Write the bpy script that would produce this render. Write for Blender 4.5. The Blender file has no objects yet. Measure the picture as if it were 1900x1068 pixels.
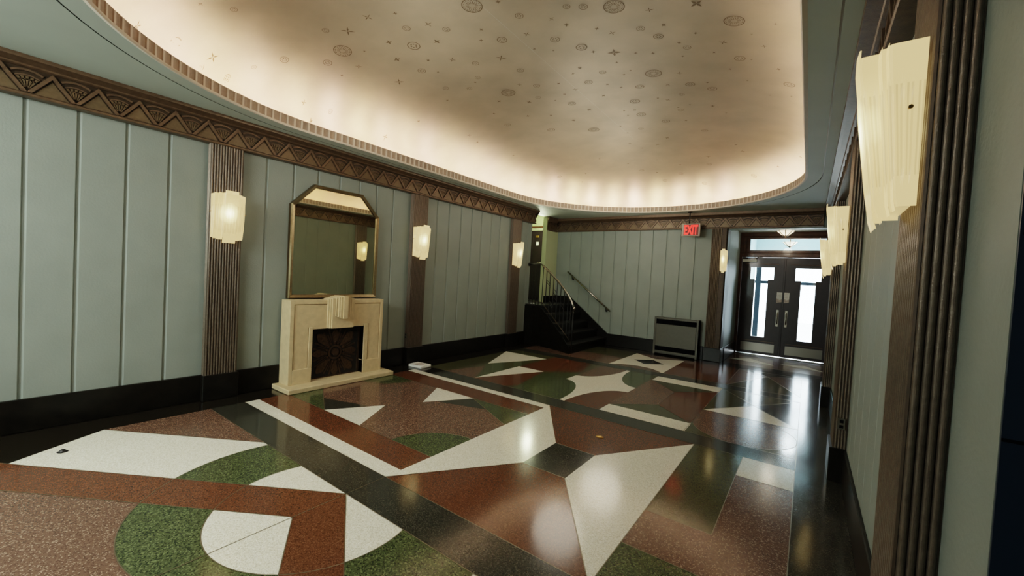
import bpy, math, random
from mathutils import Vector, Matrix
random.seed(7)
PI = math.pi
sc = bpy.context.scene
col = sc.collection

# ------------------------------------------------------------------ materials
def lin(h):
    h = h.lstrip('#')
    v = [int(h[i:i+2], 16)/255 for i in (0, 2, 4)]
    return tuple((c/12.92 if c <= .04045 else ((c+.055)/1.055)**2.4) for c in v) + (1,)

def nt(m):
    return m.node_tree.nodes, m.node_tree.links

def mat(name, colr, rough=.5, metal=0., noise=.0, nscale=30, bump=0., bscale=200, spec=.5, coat=0., emis=None, estr=0.):
    m = bpy.data.materials.new(name); m.use_nodes = True
    N, L = nt(m); b = N['Principled BSDF']
    c = lin(colr) if isinstance(colr, str) else colr
    b.inputs['Base Color'].default_value = c
    b.inputs['Roughness'].default_value = rough
    b.inputs['Metallic'].default_value = metal
    b.inputs['Specular IOR Level'].default_value = spec
    b.inputs['Coat Weight'].default_value = coat
    b.inputs['Coat Roughness'].default_value = .08
    tc = N.new('ShaderNodeTexCoord')
    if noise > 0:
        n = N.new('ShaderNodeTexNoise'); n.inputs['Scale'].default_value = nscale; n.inputs['Detail'].default_value = 5
        r = N.new('ShaderNodeValToRGB')
        r.color_ramp.elements[0].position = .3; r.color_ramp.elements[1].position = .7
        r.color_ramp.elements[0].color = tuple(x*(1-noise) for x in c[:3]) + (1,)
        r.color_ramp.elements[1].color = tuple(min(1, x*(1+noise)) for x in c[:3]) + (1,)
        L.new(tc.outputs['Object'], n.inputs['Vector']); L.new(n.outputs['Fac'], r.inputs['Fac']); L.new(r.outputs['Color'], b.inputs['Base Color'])
    if bump > 0:
        n2 = N.new('ShaderNodeTexNoise'); n2.inputs['Scale'].default_value = bscale; n2.inputs['Detail'].default_value = 3
        bp = N.new('ShaderNodeBump'); bp.inputs['Strength'].default_value = bump; bp.inputs['Distance'].default_value = .004
        L.new(tc.outputs['Object'], n2.inputs['Vector']); L.new(n2.outputs['Fac'], bp.inputs['Height']); L.new(bp.outputs['Normal'], b.inputs['Normal'])
    if emis:
        b.inputs['Emission Color'].default_value = lin(emis); b.inputs['Emission Strength'].default_value = estr
    return m

def terrazzo(name, base, chip_lo, chip_hi, scale=130, rough=.17, chips=.5):
    """matrix colour with two families of stone chips"""
    m = bpy.data.materials.new(name); m.use_nodes = True
    N, L = nt(m); b = N['Principled BSDF']
    tc = N.new('ShaderNodeTexCoord')
    def vor(s):
        v = N.new('ShaderNodeTexVoronoi'); v.inputs['Scale'].default_value = s; v.inputs['Randomness'].default_value = 1
        L.new(tc.outputs['Object'], v.inputs['Vector'])
        sp = N.new('ShaderNodeSeparateColor'); L.new(v.outputs['Color'], sp.inputs['Color'])
        return sp.outputs['Red']
    a = vor(scale); c = vor(scale*2.3)
    r = N.new('ShaderNodeValToRGB'); r.color_ramp.interpolation = 'CONSTANT'
    e = r.color_ramp.elements
    e[0].position = 0; e[0].color = lin(chip_lo)
    e[1].position = .22; e[1].color = lin(base)
    x = e.new(1-.18*chips/.5*1.0); x.color = lin(chip_hi)
    r2 = N.new('ShaderNodeValToRGB')
    r2.color_ramp.elements[0].color = (.86, .86, .86, 1); r2.color_ramp.elements[1].color = (1.12, 1.12, 1.12, 1)
    L.new(a, r.inputs['Fac']); L.new(c, r2.inputs['Fac'])
    mx = N.new('ShaderNodeMix'); mx.data_type = 'RGBA'; mx.blend_type = 'MULTIPLY'; mx.inputs['Factor'].default_value = 1
    L.new(r.outputs['Color'], mx.inputs['A']); L.new(r2.outputs['Color'], mx.inputs['B'])
    L.new(mx.outputs['Result'], b.inputs['Base Color'])
    n = N.new('ShaderNodeTexNoise'); n.inputs['Scale'].default_value = 1.7; n.inputs['Detail'].default_value = 4
    mr = N.new('ShaderNodeMapRange'); mr.inputs['To Min'].default_value = rough*.75; mr.inputs['To Max'].default_value = rough*1.35
    L.new(tc.outputs['Object'], n.inputs['Vector']); L.new(n.outputs['Fac'], mr.inputs['Value']); L.new(mr.outputs['Result'], b.inputs['Roughness'])
    b.inputs['Specular IOR Level'].default_value = .5
    n2 = N.new('ShaderNodeTexNoise'); n2.inputs['Scale'].default_value = 9; n2.inputs['Detail'].default_value = 2
    bp = N.new('ShaderNodeBump'); bp.inputs['Strength'].default_value = .10; bp.inputs['Distance'].default_value = .002
    L.new(tc.outputs['Object'], n2.inputs['Vector']); L.new(n2.outputs['Fac'], bp.inputs['Height']); L.new(bp.outputs['Normal'], b.inputs['Normal'])
    return m

M = {}
M['wall'] = mat('sage_paint', '#858E86', .55, noise=.05, nscale=3, bump=.35, bscale=60)
M['ceil'] = mat('pale_sage_ceiling', '#C2C9C0', .6, noise=.05, nscale=1.5)
M['groove'] = mat('shadow_groove', '#38423C', .8)
M['bronze'] = mat('bronze_paint', '#655240', .38, .35, noise=.22, nscale=25, bump=.3, bscale=150)
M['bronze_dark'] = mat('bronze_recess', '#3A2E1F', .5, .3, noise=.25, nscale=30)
M['bronze_lite'] = mat('bronze_field', '#675842', .42, .35, noise=.15, nscale=40)
M['reed'] = mat('silver_bronze_reed', '#665C50', .36, .45, noise=.18, nscale=40, bump=.3, bscale=180)
M['black'] = mat('black_marble', '#13110C', .30, noise=.5, nscale=12, bump=.05, bscale=30, spec=.25)
M['rim'] = mat('rim_flute', '#B5A08D', .55, noise=.08, nscale=30)
M['rim_lite'] = mat('rim_fillet', '#E2D5C6', .5)
M['T_white'] = terrazzo('terrazzo_white', '#E8E5D2', '#D2CDB6', '#F4F2E6', 190, .14)
M['T_red'] = terrazzo('terrazzo_red', '#613D28', '#4C2D1C', '#76503A', 190, .12)
M['T_pink'] = terrazzo('terrazzo_pink', '#674E3F', '#503A2E', '#9A8370', 170, .16, .32)
M['T_green'] = terrazzo('terrazzo_green', '#474F33', '#2B341D', '#646E4A', 140, .13)
M['T_moss'] = terrazzo('terrazzo_moss', '#4E4E36', '#404029', '#5C5C42', 190, .12)
M['T_black'] = terrazzo('terrazzo_black', '#35342C', '#2A2A22', '#4A4A40', 190, .12)
M['T_night'] = terrazzo('terrazzo_night', '#1E1A14', '#141209', '#2E2A22', 160, .12)
M['strip'] = mat('zinc_strip', '#756C56', .3, .5)
M['lime'] = mat('travertine', '#CBB891', .5, noise=.09, nscale=14, bump=.4, bscale=90)
M['lime_in'] = mat('travertine_groove', '#8D7753', .7, noise=.1, nscale=20)
M['iron'] = mat('cast_iron', '#4A3A2B', .45, .5, noise=.3, nscale=30, bump=.4, bscale=80)
M['iron_lite'] = mat('iron_relief', '#503F2F', .4, .5, noise=.3, nscale=40)
M['soot'] = mat('firebox_dark', '#1D1A14', .8)
M['mirror'] = mat('mirror_glass', '#DEDBC0', .015, 1.)
M['gilt'] = mat('mirror_frame_metal', '#8C7B5C', .3, .8, noise=.15, nscale=30)
M['gilt_dark'] = mat('mirror_frame_dark', '#5E4E33', .35, .7, noise=.15, nscale=30)
M['steel'] = mat('brushed_steel', '#A9A49A', .25, 1., noise=.06, nscale=60)
M['ironrail'] = mat('black_iron', '#100E0B', .5, .0)
M['brass'] = mat('brass', '#B08A4A', .3, .9)
M['heater'] = mat('heater_enamel', '#4E4D43', .42, .15, noise=.05, nscale=20)
M['slot'] = mat('grille_black', '#08090C', .9, spec=.05)
M['wood'] = mat('mahogany', '#4A2D1B', .35, noise=.35, nscale=9, coat=.3)
M['wood_dark'] = mat('mahogany_dark', '#21161A', .38, noise=.3, nscale=9, coat=.25)
M['white'] = mat('white_card', '#E6E6E0', .6)
M['newsprint'] = mat('printed_paper', '#B8A9A0', .7, noise=.45, nscale=55)
M['vest'] = mat('pale_blue_plaster', '#CFE3E6', .7)
M['vest_dark'] = mat('outer_frame_steel', '#16242F', .45, .2)
M['lift'] = mat('navy_enamel_door', '#16273A', .35, 0)
M['pave'] = mat('pale_paving', '#C9CBC8', .8, noise=.1, nscale=4)
M['lamp_metal'] = mat('dark_lamp_metal', '#3A2A1C', .35, .7)
M['bowl'] = mat('lit_bowl_glass', '#FFF4DC', .4, emis='#FFE7C0', estr=1.1)
M['sign_box'] = mat('sign_housing', '#A89A8C', .45)
M['sign_face'] = mat('sign_face', '#4A1210', .5, emis='#901010', estr=.12)
M['sign_red'] = mat('sign_red', '#FF2A20', .5, emis='#FF2A22', estr=1.3)
M['hall_wall'] = mat('upper_hall_lit_plaster', '#B6BE98', .6)  # paler than the sage paint, light on the stair pier put into colour

def dome_mat():
    m = mat('silvered_dome', '#B0A796', .5, .3, noise=.10, nscale=2.2, bump=.35, bscale=6)
    return m
M['dome'] = dome_mat()
M['stencil'] = mat('stencil_paint', '#6B5B43', .5, .3)

def shade_mat(name, lo, hi):
    m = bpy.data.materials.new(name); m.use_nodes = True
    N, L = nt(m); b = N['Principled BSDF']
    b.inputs['Base Color'].default_value = lin('#6E6040'); b.inputs['Roughness'].default_value = .35
    tc = N.new('ShaderNodeTexCoord')
    mp = N.new('ShaderNodeMapping'); mp.vector_type = 'POINT'
    mp.inputs['Location'].default_value = (0, .15, -.35); mp.inputs['Scale'].default_value = (0, 11, 9)
    ln = N.new('ShaderNodeVectorMath'); ln.operation = 'LENGTH'
    L.new(tc.outputs['Object'], mp.inputs['Vector']); L.new(mp.outputs['Vector'], ln.inputs[0])
    r = N.new('ShaderNodeValToRGB'); e = r.color_ramp.elements
    e[0].position = 0; e[0].color = (hi, hi*.90, hi*.52, 1)
    e[1].position = 1; e[1].color = (lo*1.1, lo*.80, lo*.36, 1)
    x = e.new(.33); x.color = (hi*.45, hi*.38, hi*.17, 1)
    y = e.new(.6); y.color = (lo*1.35, lo*1.0, lo*.45, 1)
    dv = N.new('ShaderNodeMath'); dv.operation = 'MULTIPLY'; dv.inputs[1].default_value = .55
    L.new(ln.outputs['Value'], dv.inputs[0]); L.new(dv.outputs[0], r.inputs['Fac'])
    L.new(r.outputs['Color'], b.inputs['Emission Color']); b.inputs['Emission Strength'].default_value = 1
    return m
M['shade'] = shade_mat('frosted_lit_glass', .42, 2.4)
M['shade_step'] = shade_mat('frosted_lit_glass_shaded', .33, 1.9)  # dimmer copy of the glow, pleat and rib shading put into the emission

def glass_mat():
    m = bpy.data.materials.new('clear_pane'); m.use_nodes = True
    N, L = nt(m); N.remove(N['Principled BSDF'])
    o = N['Material Output']
    t = N.new('ShaderNodeBsdfTransparent'); t.inputs['Color'].default_value = (.93, .97, .97, 1)
    g = N.new('ShaderNodeBsdfGlossy'); g.inputs['Roughness'].default_value = .02
    f = N.new('ShaderNodeFresnel'); f.inputs['IOR'].default_value = 1.6
    mx = N.new('ShaderNodeMixShader')
    L.new(f.outputs['Fac'], mx.inputs['Fac']); L.new(t.outputs[0], mx.inputs[1]); L.new(g.outputs[0], mx.inputs[2]); L.new(mx.outputs[0], o.inputs['Surface'])
    return m
M['glass'] = glass_mat()

# ------------------------------------------------------------------ mesh helper
class MB:
    def __init__(s):
        s.v = []; s.f = []; s.m = []; s.sm = []
        s.T = None
    def vt(s, p):
        p = s.T(p) if s.T else p
        s.v.append(tuple(p)); return len(s.v)-1
    def face(s, pts, m=0, smooth=False):
        s.f.append([s.vt(p) for p in pts]); s.m.append(m); s.sm.append(smooth)
    def box(s, x0, x1, y0, y1, z0, z1, m=0, bev=0.):
        P = [(x, y, z) for z in (z0, z1) for y in (y0, y1) for x in (x0, x1)]
        if bev > 0:
            return s.bbox(x0, x1, y0, y1, z0, z1, m, bev)
        i = [s.vt(p) for p in P]
        for q in ((0,2,3,1),(4,5,7,6),(0,1,5,4),(2,6,7,3),(0,4,6,2),(1,3,7,5)):
            s.f.append([i[k] for k in q]); s.m.append(m); s.sm.append(False)
    def bbox(s, x0, x1, y0, y1, z0, z1, m, b):
        # chamfered box: 24 vertices
        c = [(x0, x1), (y0, y1), (z0, z1)]
        idx = {}
        for i in (0, 1):
            for j in (0, 1):
                for k in (0, 1):
                    for ax in range(3):
                        p = [c[0][i], c[1][j], c[2][k]]
                        for a, n in ((0, i), (1, j), (2, k)):
                            if a != ax: p[a] += b if n == 0 else -b
                        idx[(i, j, k, ax)] = s.vt(p)
        def F(q): s.f.append(q); s.m.append(m); s.sm.append(False)
        for ax in range(3):
            o = [a for a in range(3) if a != ax]
            for sd in (0, 1):
                q = []
                for u, w in ((0,0),(1,0),(1,1),(0,1)):
                    t = [0,0,0]; t[ax] = sd; t[o[0]] = u; t[o[1]] = w
                    q.append(idx[(t[0], t[1], t[2], ax)])
                F(q)
        for ax in range(3):      # edges parallel to ax
            o = [a for a in range(3) if a != ax]
            for u in (0, 1):
                for w in (0, 1):
                    q = []
                    for e, f_ in ((0, o[0]), (1, o[0]), (1, o[1]), (0, o[1])):
                        t = [0,0,0]; t[ax] = e; t[o[0]] = u; t[o[1]] = w
                        q.append(idx[(t[0], t[1], t[2], f_)])
                    F(q)
        for i in (0, 1):
            for j in (0, 1):
                for k in (0, 1): F([idx[(i, j, k, a)] for a in range(3)])
    def prism(s, poly, axis, a, b, m=0, smooth=False, caps=True):
        """extrude 2D poly along axis between a and b"""
        def P(p, t):
            return {'x': (t, p[0], p[1]), 'y': (p[0], t, p[1]), 'z': (p[0], p[1], t)}[axis]
        lo = [s.vt(P(p, a)) for p in poly]; hi = [s.vt(P(p, b)) for p in poly]
        n = len(poly)
        for i in range(n):
            j = (i+1) % n
            s.f.append([lo[i], lo[j], hi[j], hi[i]]); s.m.append(m); s.sm.append(smooth)
        if caps:
            s.f.append(lo[::-1]); s.m.append(m); s.sm.append(False)
            s.f.append(hi); s.m.append(m); s.sm.append(False)
    def tube(s, pts, r, m=0, n=10, caps=True):
        pts = [Vector(p) for p in pts]; rings = []
        prev = None
        for i, p in enumerate(pts):
            if i == 0: d = pts[1]-p
            elif i == len(pts)-1: d = p-pts[i-1]
            else: d = (pts[i+1]-p).normalized() + (p-pts[i-1]).normalized()
            d.normalize()
            u = d.cross(Vector((0, 0, 1)))
            if u.length < 1e-3: u = d.cross(Vector((0, 1, 0)))
            u.normalize()
            if prev is not None and u.dot(prev) < 0: u = -u
            prev = u
            w = d.cross(u)
            rr = r[i] if isinstance(r, (list, tuple)) else r
            rings.append([s.vt(p + u*rr*math.cos(2*PI*k/n) + w*rr*math.sin(2*PI*k/n)) for k in range(n)])
        for a, b in zip(rings, rings[1:]):
            for k in range(n):
                s.f.append([a[k], a[(k+1) % n], b[(k+1) % n], b[k]]); s.m.append(m); s.sm.append(True)
        if caps:
            s.f.append(rings[0][::-1]); s.m.append(m); s.sm.append(False)
            s.f.append(rings[-1]); s.m.append(m); s.sm.append(False)
    def lathe(s, prof, c=(0, 0), m=0, n=24):
        rings = [[s.vt((c[0]+r*math.cos(2*PI*k/n), c[1]+r*math.sin(2*PI*k/n), z)) for k in range(n)] for r, z in prof]
        for a, b in zip(rings, rings[1:]):
            for k in range(n):
                s.f.append([a[k], a[(k+1) % n], b[(k+1) % n], b[k]]); s.m.append(m); s.sm.append(True)
    def build(s, name, mats, parent=None, normals=True):
        me = bpy.data.meshes.new(name); me.from_pydata(s.v, [], s.f)
        for x in (mats if isinstance(mats, (list, tuple)) else [mats]): me.materials.append(x)
        me.polygons.foreach_set('material_index', s.m); me.polygons.foreach_set('use_smooth', s.sm)
        if normals:
            import bmesh
            bm = bmesh.new(); bm.from_mesh(me); bmesh.ops.recalc_face_normals(bm, faces=bm.faces); bm.to_mesh(me); bm.free()
        me.update()
        o = bpy.data.objects.new(name, me); col.objects.link(o)
        if parent: o.parent = parent
        return o

def thing(name, label, cat, loc=(0, 0, 0), rz=0., group=None):
    o = bpy.data.objects.new(name, None); col.objects.link(o); o.empty_display_size = .1
    o.location = loc; o.rotation_euler = (0, 0, rz); o['label'] = label; o['category'] = cat
    if group: o['group'] = group
    return o
def tag(o, label, cat, group=None):
    o['label'] = label; o['category'] = cat
    if group: o['group'] = group
    return o
def struct(o, label=None, cat=None):
    o['kind'] = 'structure'
    if label: o['label'] = label
    if cat: o['category'] = cat
    return o
def dup(root, loc, rz, label):
    r = root.copy(); col.objects.link(r); r.location = loc; r.rotation_euler = (0, 0, rz); r['label'] = label
    for ch in list(root.children):
        c = ch.copy(); col.objects.link(c); c.parent = r
        for g in ch.children:
            d = g.copy(); col.objects.link(d); d.parent = c
    return r
def arc(cx, cy, rx, ry, a0, a1, n=24):
    return [(cx+rx*math.cos(math.radians(a0+(a1-a0)*i/n)), cy+ry*math.sin(math.radians(a0+(a1-a0)*i/n))) for i in range(n+1)]

# ------------------------------------------------------------------ room dimensions
LX, RX = -5.5, .34        # side wall planes
Y0, EY = -3.2, 9.76       # back wall (behind the camera) and end wall
DY = 11.7                 # entrance doors
CZ = 3.20                 # flat ceiling
FZ = 2.90                 # underside of the frieze
BB = .293                 # baseboard height
PX = -1.45                # left side of the entrance passage
PR = .48                  # right side of the entrance passage
OY = 1.29                 # near end of the right wall (dark opening beside the camera)
WE = 8.28                 # end of the left wall at the stairs

M['step'] = mat('worn_black_step', '#14120E', .42, noise=.4, nscale=10)
M['kick'] = mat('dull_steel_plate', '#8E8A82', .3, .9)
M['brasslite'] = mat('worn_brass_rail', '#4A4030', .4, .6)
E_COVE, E_FILL, E_BACK, E_DOOR, E_TOP, EXPO = 4.5, 16., 270., 520., 170., .97
VT, LOOK = 'Filmic', 'Medium High Contrast'
# ------------------------------------------------------------------ floor
def build_floor():
    g = MB(); names = ['T_night', 'T_black', 'T_white', 'T_red', 'T_pink', 'T_green', 'T_moss', 'strip']
    ix = {n: i for i, n in enumerate(names)}
    def P(mt, pts, lv):
        z = lv*.00035
        area = sum(a[0]*b[1]-b[0]*a[1] for a, b in zip(pts, pts[1:]+pts[:1]))
        if area < 0: pts = pts[::-1]
        g.face([(x, y, z) for x, y in pts], ix[mt])
    def R(mt, x0, x1, y0, y1, lv): P(mt, [(x0, y0), (x1, y0), (x1, y1), (x0, y1)], lv)
    def line(pts, lv=7, w=.0055):
        for a, b in zip(pts, pts[1:]):
            d = Vector((b[0]-a[0], b[1]-a[1])); 
            if d.length < 1e-6: continue
            n = Vector((-d.y, d.x)).normalized()*w/2
            P('strip', [(a[0]-n.x, a[1]-n.y), (b[0]-n.x, b[1]-n.y), (b[0]+n.x, b[1]+n.y), (a[0]+n.x, a[1]+n.y)], lv)
    L, C_, Rr = -5.1, -2.55, 0.
    # base slab with side faces
    g.box(-9., 2.2, Y0-.3, 12.2, -.12, 0., 0)
    # bay 1
    R('T_pink', L, Rr, -.55, 1.66, 1)
    P('T_white', [(-4.73, .27), (-5.1, .84), (-3.83, 1.66), (C_, 1.66)], 2)
    P('T_night', [(-5.1, .03), (-4.73, .27), (-5.1, .84)], 2)
    P('T_white', [(-.37, .27), (0, .84), (-1.27, 1.66), (C_, 1.66)], 2)
    cl = lambda pts: [(x, min(y, 1.66)) for x, y in pts]
    for cx, x0, x1 in ((-2.82, -9, C_), (-2.29, C_, 9)):
        P('T_green', [(min(max(x, x0), x1), min(y, 1.66)) for x, y in arc(cx, 1.48, .95, .95, 0, 360, 64)[:-1]], 3)
    P('T_white', cl(arc(C_, 1.48, .645, .645, 0, 360, 64)[:-1]), 4)
    P('T_red', [(C_, 1.66), (C_, 1.29), (-4.95, -.25), (-5.1, -.35), (-5.1, .03)], 5)
    P('T_red', [(C_, 1.66), (C_, 1.29), (-.15, -.25), (0, -.35), (0, .03)], 5)
    P('T_pink', [(-5.1, .84), (-3.83, 1.66), (-5.1, 1.66)], 3)
    P('T_pink', [(0, .84), (-1.27, 1.66), (0, 1.66)], 3)
    line(arc(-2.82, 1.48, .95, .95, 168, 287, 48)); line(arc(-2.29, 1.48, .95, .95, 12, -107, 48))
    line(arc(C_, 1.48, .645, .645, 163, 377, 64))
    line([(C_, 1.66), (C_, .53)]); line([(C_, 1.29), (-5.1, -.35)]); line([(C_, 1.29), (0, -.35)])
    line([(C_, 1.66), (-5.1, .03)]); line([(C_, 1.66), (0, .03)])
    line([(-3.83, 1.66), (-5.1, .84)])
    R('T_black', Rr, RX, -.55, 9.66, 1)
    # cross bands
    for a, b in ((1.66, 1.99), (4.46, 4.77), (7.26, 7.585)):
        R('T_black', L, Rr, a, b, 5)
        line([(L, a), (Rr, a)]); line([(L, b), (Rr, b)])
    line([(C_, 1.66), (C_, 1.99)])
    R('T_night', -5.1, -4.72, 4.46, 4.77, 6)
    # bay 2 left
    R('T_pink', L, C_, 1.99, 4.46, 1)
    R('T_white', L, C_, 1.99, 2.14, 3); R('T_white', L, C_, 4.33, 4.46, 3)
    R('T_red', L, C_, 2.14, 2.46, 3); R('T_red', L, C_, 3.98, 4.33, 3)
    for s in (1, -1):
        q = lambda pts: pts if s == 1 else [(-7.67-x, 6.44-y) for x, y in pts]
        P('T_green', q([(-3.41, 3.98), (-3.01, 3.76), (-2.56, 3.53), (-2.55, 3.98)] if s == 1 else [(-3.41, 3.98), (-3.01, 3.76), (-2.57, 3.53), (-2.57, 3.98)]), 4)
        P('T_black', q([(-3.41, 3.98), (-3.01, 3.76), (-3.63, 3.555)]), 4)
        line(q([(-3.41, 3.98), (-2.57, 3.53)]))
    P('T_white', [(-4.27, 2.46), (-3.94, 3.03), (-3.6, 2.46)], 5)
    P('T_white', [(-4.07, 3.98), (-3.73, 3.42), (-3.4, 3.98)], 5)
    P('T_green', [(C_, 2.46)] + arc(C_, 2.46, .54, .53, 90, 180, 20), 4)
    P('T_green', [(L, 3.98)] + arc(L, 3.98, .54, .53, 270, 360, 20), 4)
    line(arc(C_, 2.46, .54, .53, 90, 180, 20)); line([(L, 2.46), (C_, 2.46)]); line([(L, 3.98), (C_, 3.98)])
    # bay 2 right
    R('T_red', C_, Rr, 1.99, 4.46, 1)
    P('T_white', [(C_, 1.99), (C_, 4.46), (-1.9, 3.49), (-1.9, 2.92)], 3)
    P('T_white', [(-.84, 1.99), (-.84, 4.46), (-1.49, 3.49), (-1.49, 2.92)], 3)
    R('T_black', -1.9, -1.49, 2.92, 3.49, 4)
    R('T_green', -.84, Rr, 1.99, 2.45, 3)
    R('T_pink', -.84, Rr, 2.45, 3.98, 3)
    R('T_moss', -.84, -.41, 2.91, 4.46, 4)
    R('T_white', -.41, Rr, 3.98, 4.46, 4)
    for q in ([(-.84, 2.45), (Rr, 2.45)], [(-.84, 2.91), (-.41, 2.91), (-.41, 4.46)], [(-.41, 3.98), (Rr, 3.98)], [(-1.9, 2.92), (-1.49, 2.92)], [(-1.9, 3.49), (-1.49, 3.49)], [(C_, 1.99), (-1.9, 2.92)], [(-.84, 1.99), (-.84, 4.46)], [(-.84, 1.99), (-1.49, 2.92)]): line(q)
    # bay 3 left
    R('T_moss', L, C_, 4.77, 7.26, 1)
    P('T_pink', [(-4.72, 4.77), (-4.4, 5.97), (-4.09, 4.77)], 1.5)
    P('T_green', [(-4.6, 5.73), (-4.09, 6.95), (-4.09, 4.8)], 2)
    P('T_red', [(-4.09, 7.26), (-3.3, 7.26), (-3.06, 6.3), (-3.57, 5.98), (-4.09, 5.98)], 2)
    P('T_red', [(-4.09, 5.98), (-3.57, 5.98), (-3.06, 5.4), (-3.5, 4.77), (-4.09, 4.77)], 3)
    P('T_white', [(-5.1, 6.95), (-4.09, 6.95), (-4.6, 5.73)], 4)
    P('T_white', [(-4.09, 5.985), (-3.57, 5.985), (-4.09, 4.79)], 4)
    P('T_green', [(-3.57, 5.985), (-3.06, 6.5), (-3.06, 4.77), (-3.35, 4.77)], 3.5)
    # star cell
    R('T_green', -3.06, C_, 4.77, 6., 3); R('T_pink', -3.06, C_, 6., 7.26, 3)
    R('T_red', C_, -2.04, 4.77, 6., 3); R('T_green', C_, -2.04, 6., 7.26, 3)
    st = []
    st += arc(-3.06, 4.77, .475, 1.06, 0, 90, 20)
    st += [(-3.06, 6.17)] + arc(-3.06, 7.26, .475, 1.06, 270, 360, 20)[1:]
    st += arc(-2.04, 7.26, .475, 1.09, 180, 270, 20)
    st += arc(-2.04, 4.77, .475, 1.06, 90, 180, 20)
    # split the concave outline into a fan of safe pieces
    c0 = (C_, 6.)
    for i in range(len(st)):
        a, b = st[i], st[(i+1) % len(st)]
        if abs(a[0]-b[0])+abs(a[1]-b[1]) > 1e-5: P('T_white', [c0, a, b], 4)
    # bars + diagonals
    R('T_pink', -2.04, -1.02, 4.77, 7.26, 2)
    pass
    P('T_moss', [(-2.04, 5.09), (-1.53, 5.56), (-1.02, 5.09)], 3); P('T_moss', [(-2.04, 6.92), (-1.53, 6.4), (-1.02, 6.92)], 3)
    P('T_red', [(-1.53, 5.56), (-1.02, 5.09), (-1.02, 6.92), (-1.53, 6.4)], 3)
    line([(-2.04, 5.09), (-1.53, 5.56), (-1.02, 5.09)]); line([(-2.04, 6.92), (-1.53, 6.4), (-1.02, 6.92)]); line([(-1.53, 5.56), (-1.53, 6.4)])
    R('T_white', -2.02, -1.01, 4.77, 5.09, 5); R('T_white', -2.02, -1.01, 6.92, 7.26, 5)
    # circle cell
    R('T_moss', -1.02, Rr, 4.77, 7.26, 2.5)
    P('T_pink', arc(-.51, 5.28, .51, .51, 0, 360, 48)[:-1], 4)
    R('T_pink', -1.02, Rr, 5.28, 5.8, 3)
    P('T_white', [(-1.02, 5.8), (0, 5.8), (-.51, 6.5)], 5)
    P('T_night', [(-.51, 6.5), (0, 5.8), (0, 7.26)], 4)
    line(arc(-.51, 5.28, .51, .51, 180, 370, 48)); line([(-1.02, 7.26), (-1.02, 4.77)]); line([(0, 7.26), (0, -.55)]); line([(-1.02, 5.8), (0, 5.8)])
    line([(-1.02, 7.26), (0, 5.8)]); line([(0, 7.26), (-1.02, 5.8)])
    line(arc(-.51, 5.28, .51, .51, 10, 60, 12))
    # bay 4
    R('T_pink', L, Rr, 7.585, 9.3, 1)
    R('T_moss', -5.1, -3.06, 8.4, 9.3, 2)
    fish = [(-3.07, 7.6), (-3.07, 9.22), (C_, 8.88), (-2.04, 9.2), (-2.04, 7.6)] 
    # kite with concave ends, fan from the centre
    cc = (C_, 8.42)
    ed = arc(C_, 7.15, .62, .70, 145, 35, 18)
    ed = [(-3.07, 7.6)] + [p for p in ed if p[1] > 7.6] + [(-2.04, 7.6), (-2.04, 9.2)] + [(C_, 8.88), (-3.07, 9.22)]
    for i in range(len(ed)):
        P('T_white', [cc, ed[i], ed[(i+1) % len(ed)]], 3)
    P('T_night', [(-2.86, 8.43), (C_, 8.72), (-2.25, 8.43), (C_, 8.13)], 5)
    R('T_red', -2.04, -1.02, 7.585, 9.3, 3)
    P('T_moss', [(-1.02, 7.585), (-.51, 8.9), (0, 7.585)], 4)
    P('T_black', [(-1.02, 9.3), (-.51, 8.9), (0, 9.3)], 4)
    line([(-1.02, 7.585), (-.51, 8.9), (0, 7.585)]); line([(-1.02, 7.585), (-1.02, 9.3), (0, 9.3), (0, 7.585)]); line([(-1.02, 9.3), (-.51, 8.9), (0, 9.3)])
    # passage
    R('T_pink', -1.39, .42, 9.9, 11.4, 1)
    P('T_white', [(-1.39, 10.5), (-1.0, 10.92), (-.5, 10.35)], 3); P('T_white', [(-.4, 10.66), (.03, 10.9), (.38, 10.42)], 3)
    line([(-1.39, 9.9), (.42, 9.9)]); line([(-1.39, 11.4), (.42, 11.4)])
    o = g.build('floor', [M[n] for n in names], normals=False)
    return struct(o, 'polished terrazzo floor inlaid with white, red, green and black geometric shapes', 'floor')
build_floor()

# ------------------------------------------------------------------ walls (grooved panels)
def wall_run(name, fixed, lo, hi, z0, z1, face, joints, axis='y', back=.12, gw=.036, gd=.016, extra=None, label=None, m='wall'):
    """wall slab whose room face carries V grooves; face = +1/-1 direction the face looks along"""
    g = MB()
    pts = [(lo, 0.)]
    for j in sorted(joints):
        if lo+.02 < j < hi-.02: pts += [(j-gw/2, 0), (j-gw/2+.010, -gd), (j+gw/2-.012, -gd), (j+gw/2, 0)]
    pts.append((hi, 0.))
    poly = [(t, fixed+face*d) for t, d in pts] + [(hi, fixed-face*back), (lo, fixed-face*back)]
    def P(t, d, z): return (d, t, z) if axis == 'y' else (t, d, z)
    n = len(poly)
    lo_ = [g.vt(P(t, d, z0)) for t, d in poly]; hi_ = [g.vt(P(t, d, z1)) for t, d in poly]
    for i in range(n):
        j = (i+1) % n
        g.f.append([lo_[i], lo_[j], hi_[j], hi_[i]]); g.m.append(0); g.sm.append(False)
    # caps as strips
    for k, ring in ((0, lo_), (1, hi_)):
        for i in range(len(pts)-1):
            t0, t1 = pts[i][0], pts[i+1][0]; z = z0 if k == 0 else z1
            g.face([P(t0, fixed+face*pts[i][1], z), P(t1, fixed+face*pts[i+1][1], z), P(t1, fixed-face*back, z), P(t0, fixed-face*back, z)], 0)
    if extra: extra(g)
    return struct(g.build(name, [M[m]]), label, 'wall')

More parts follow.
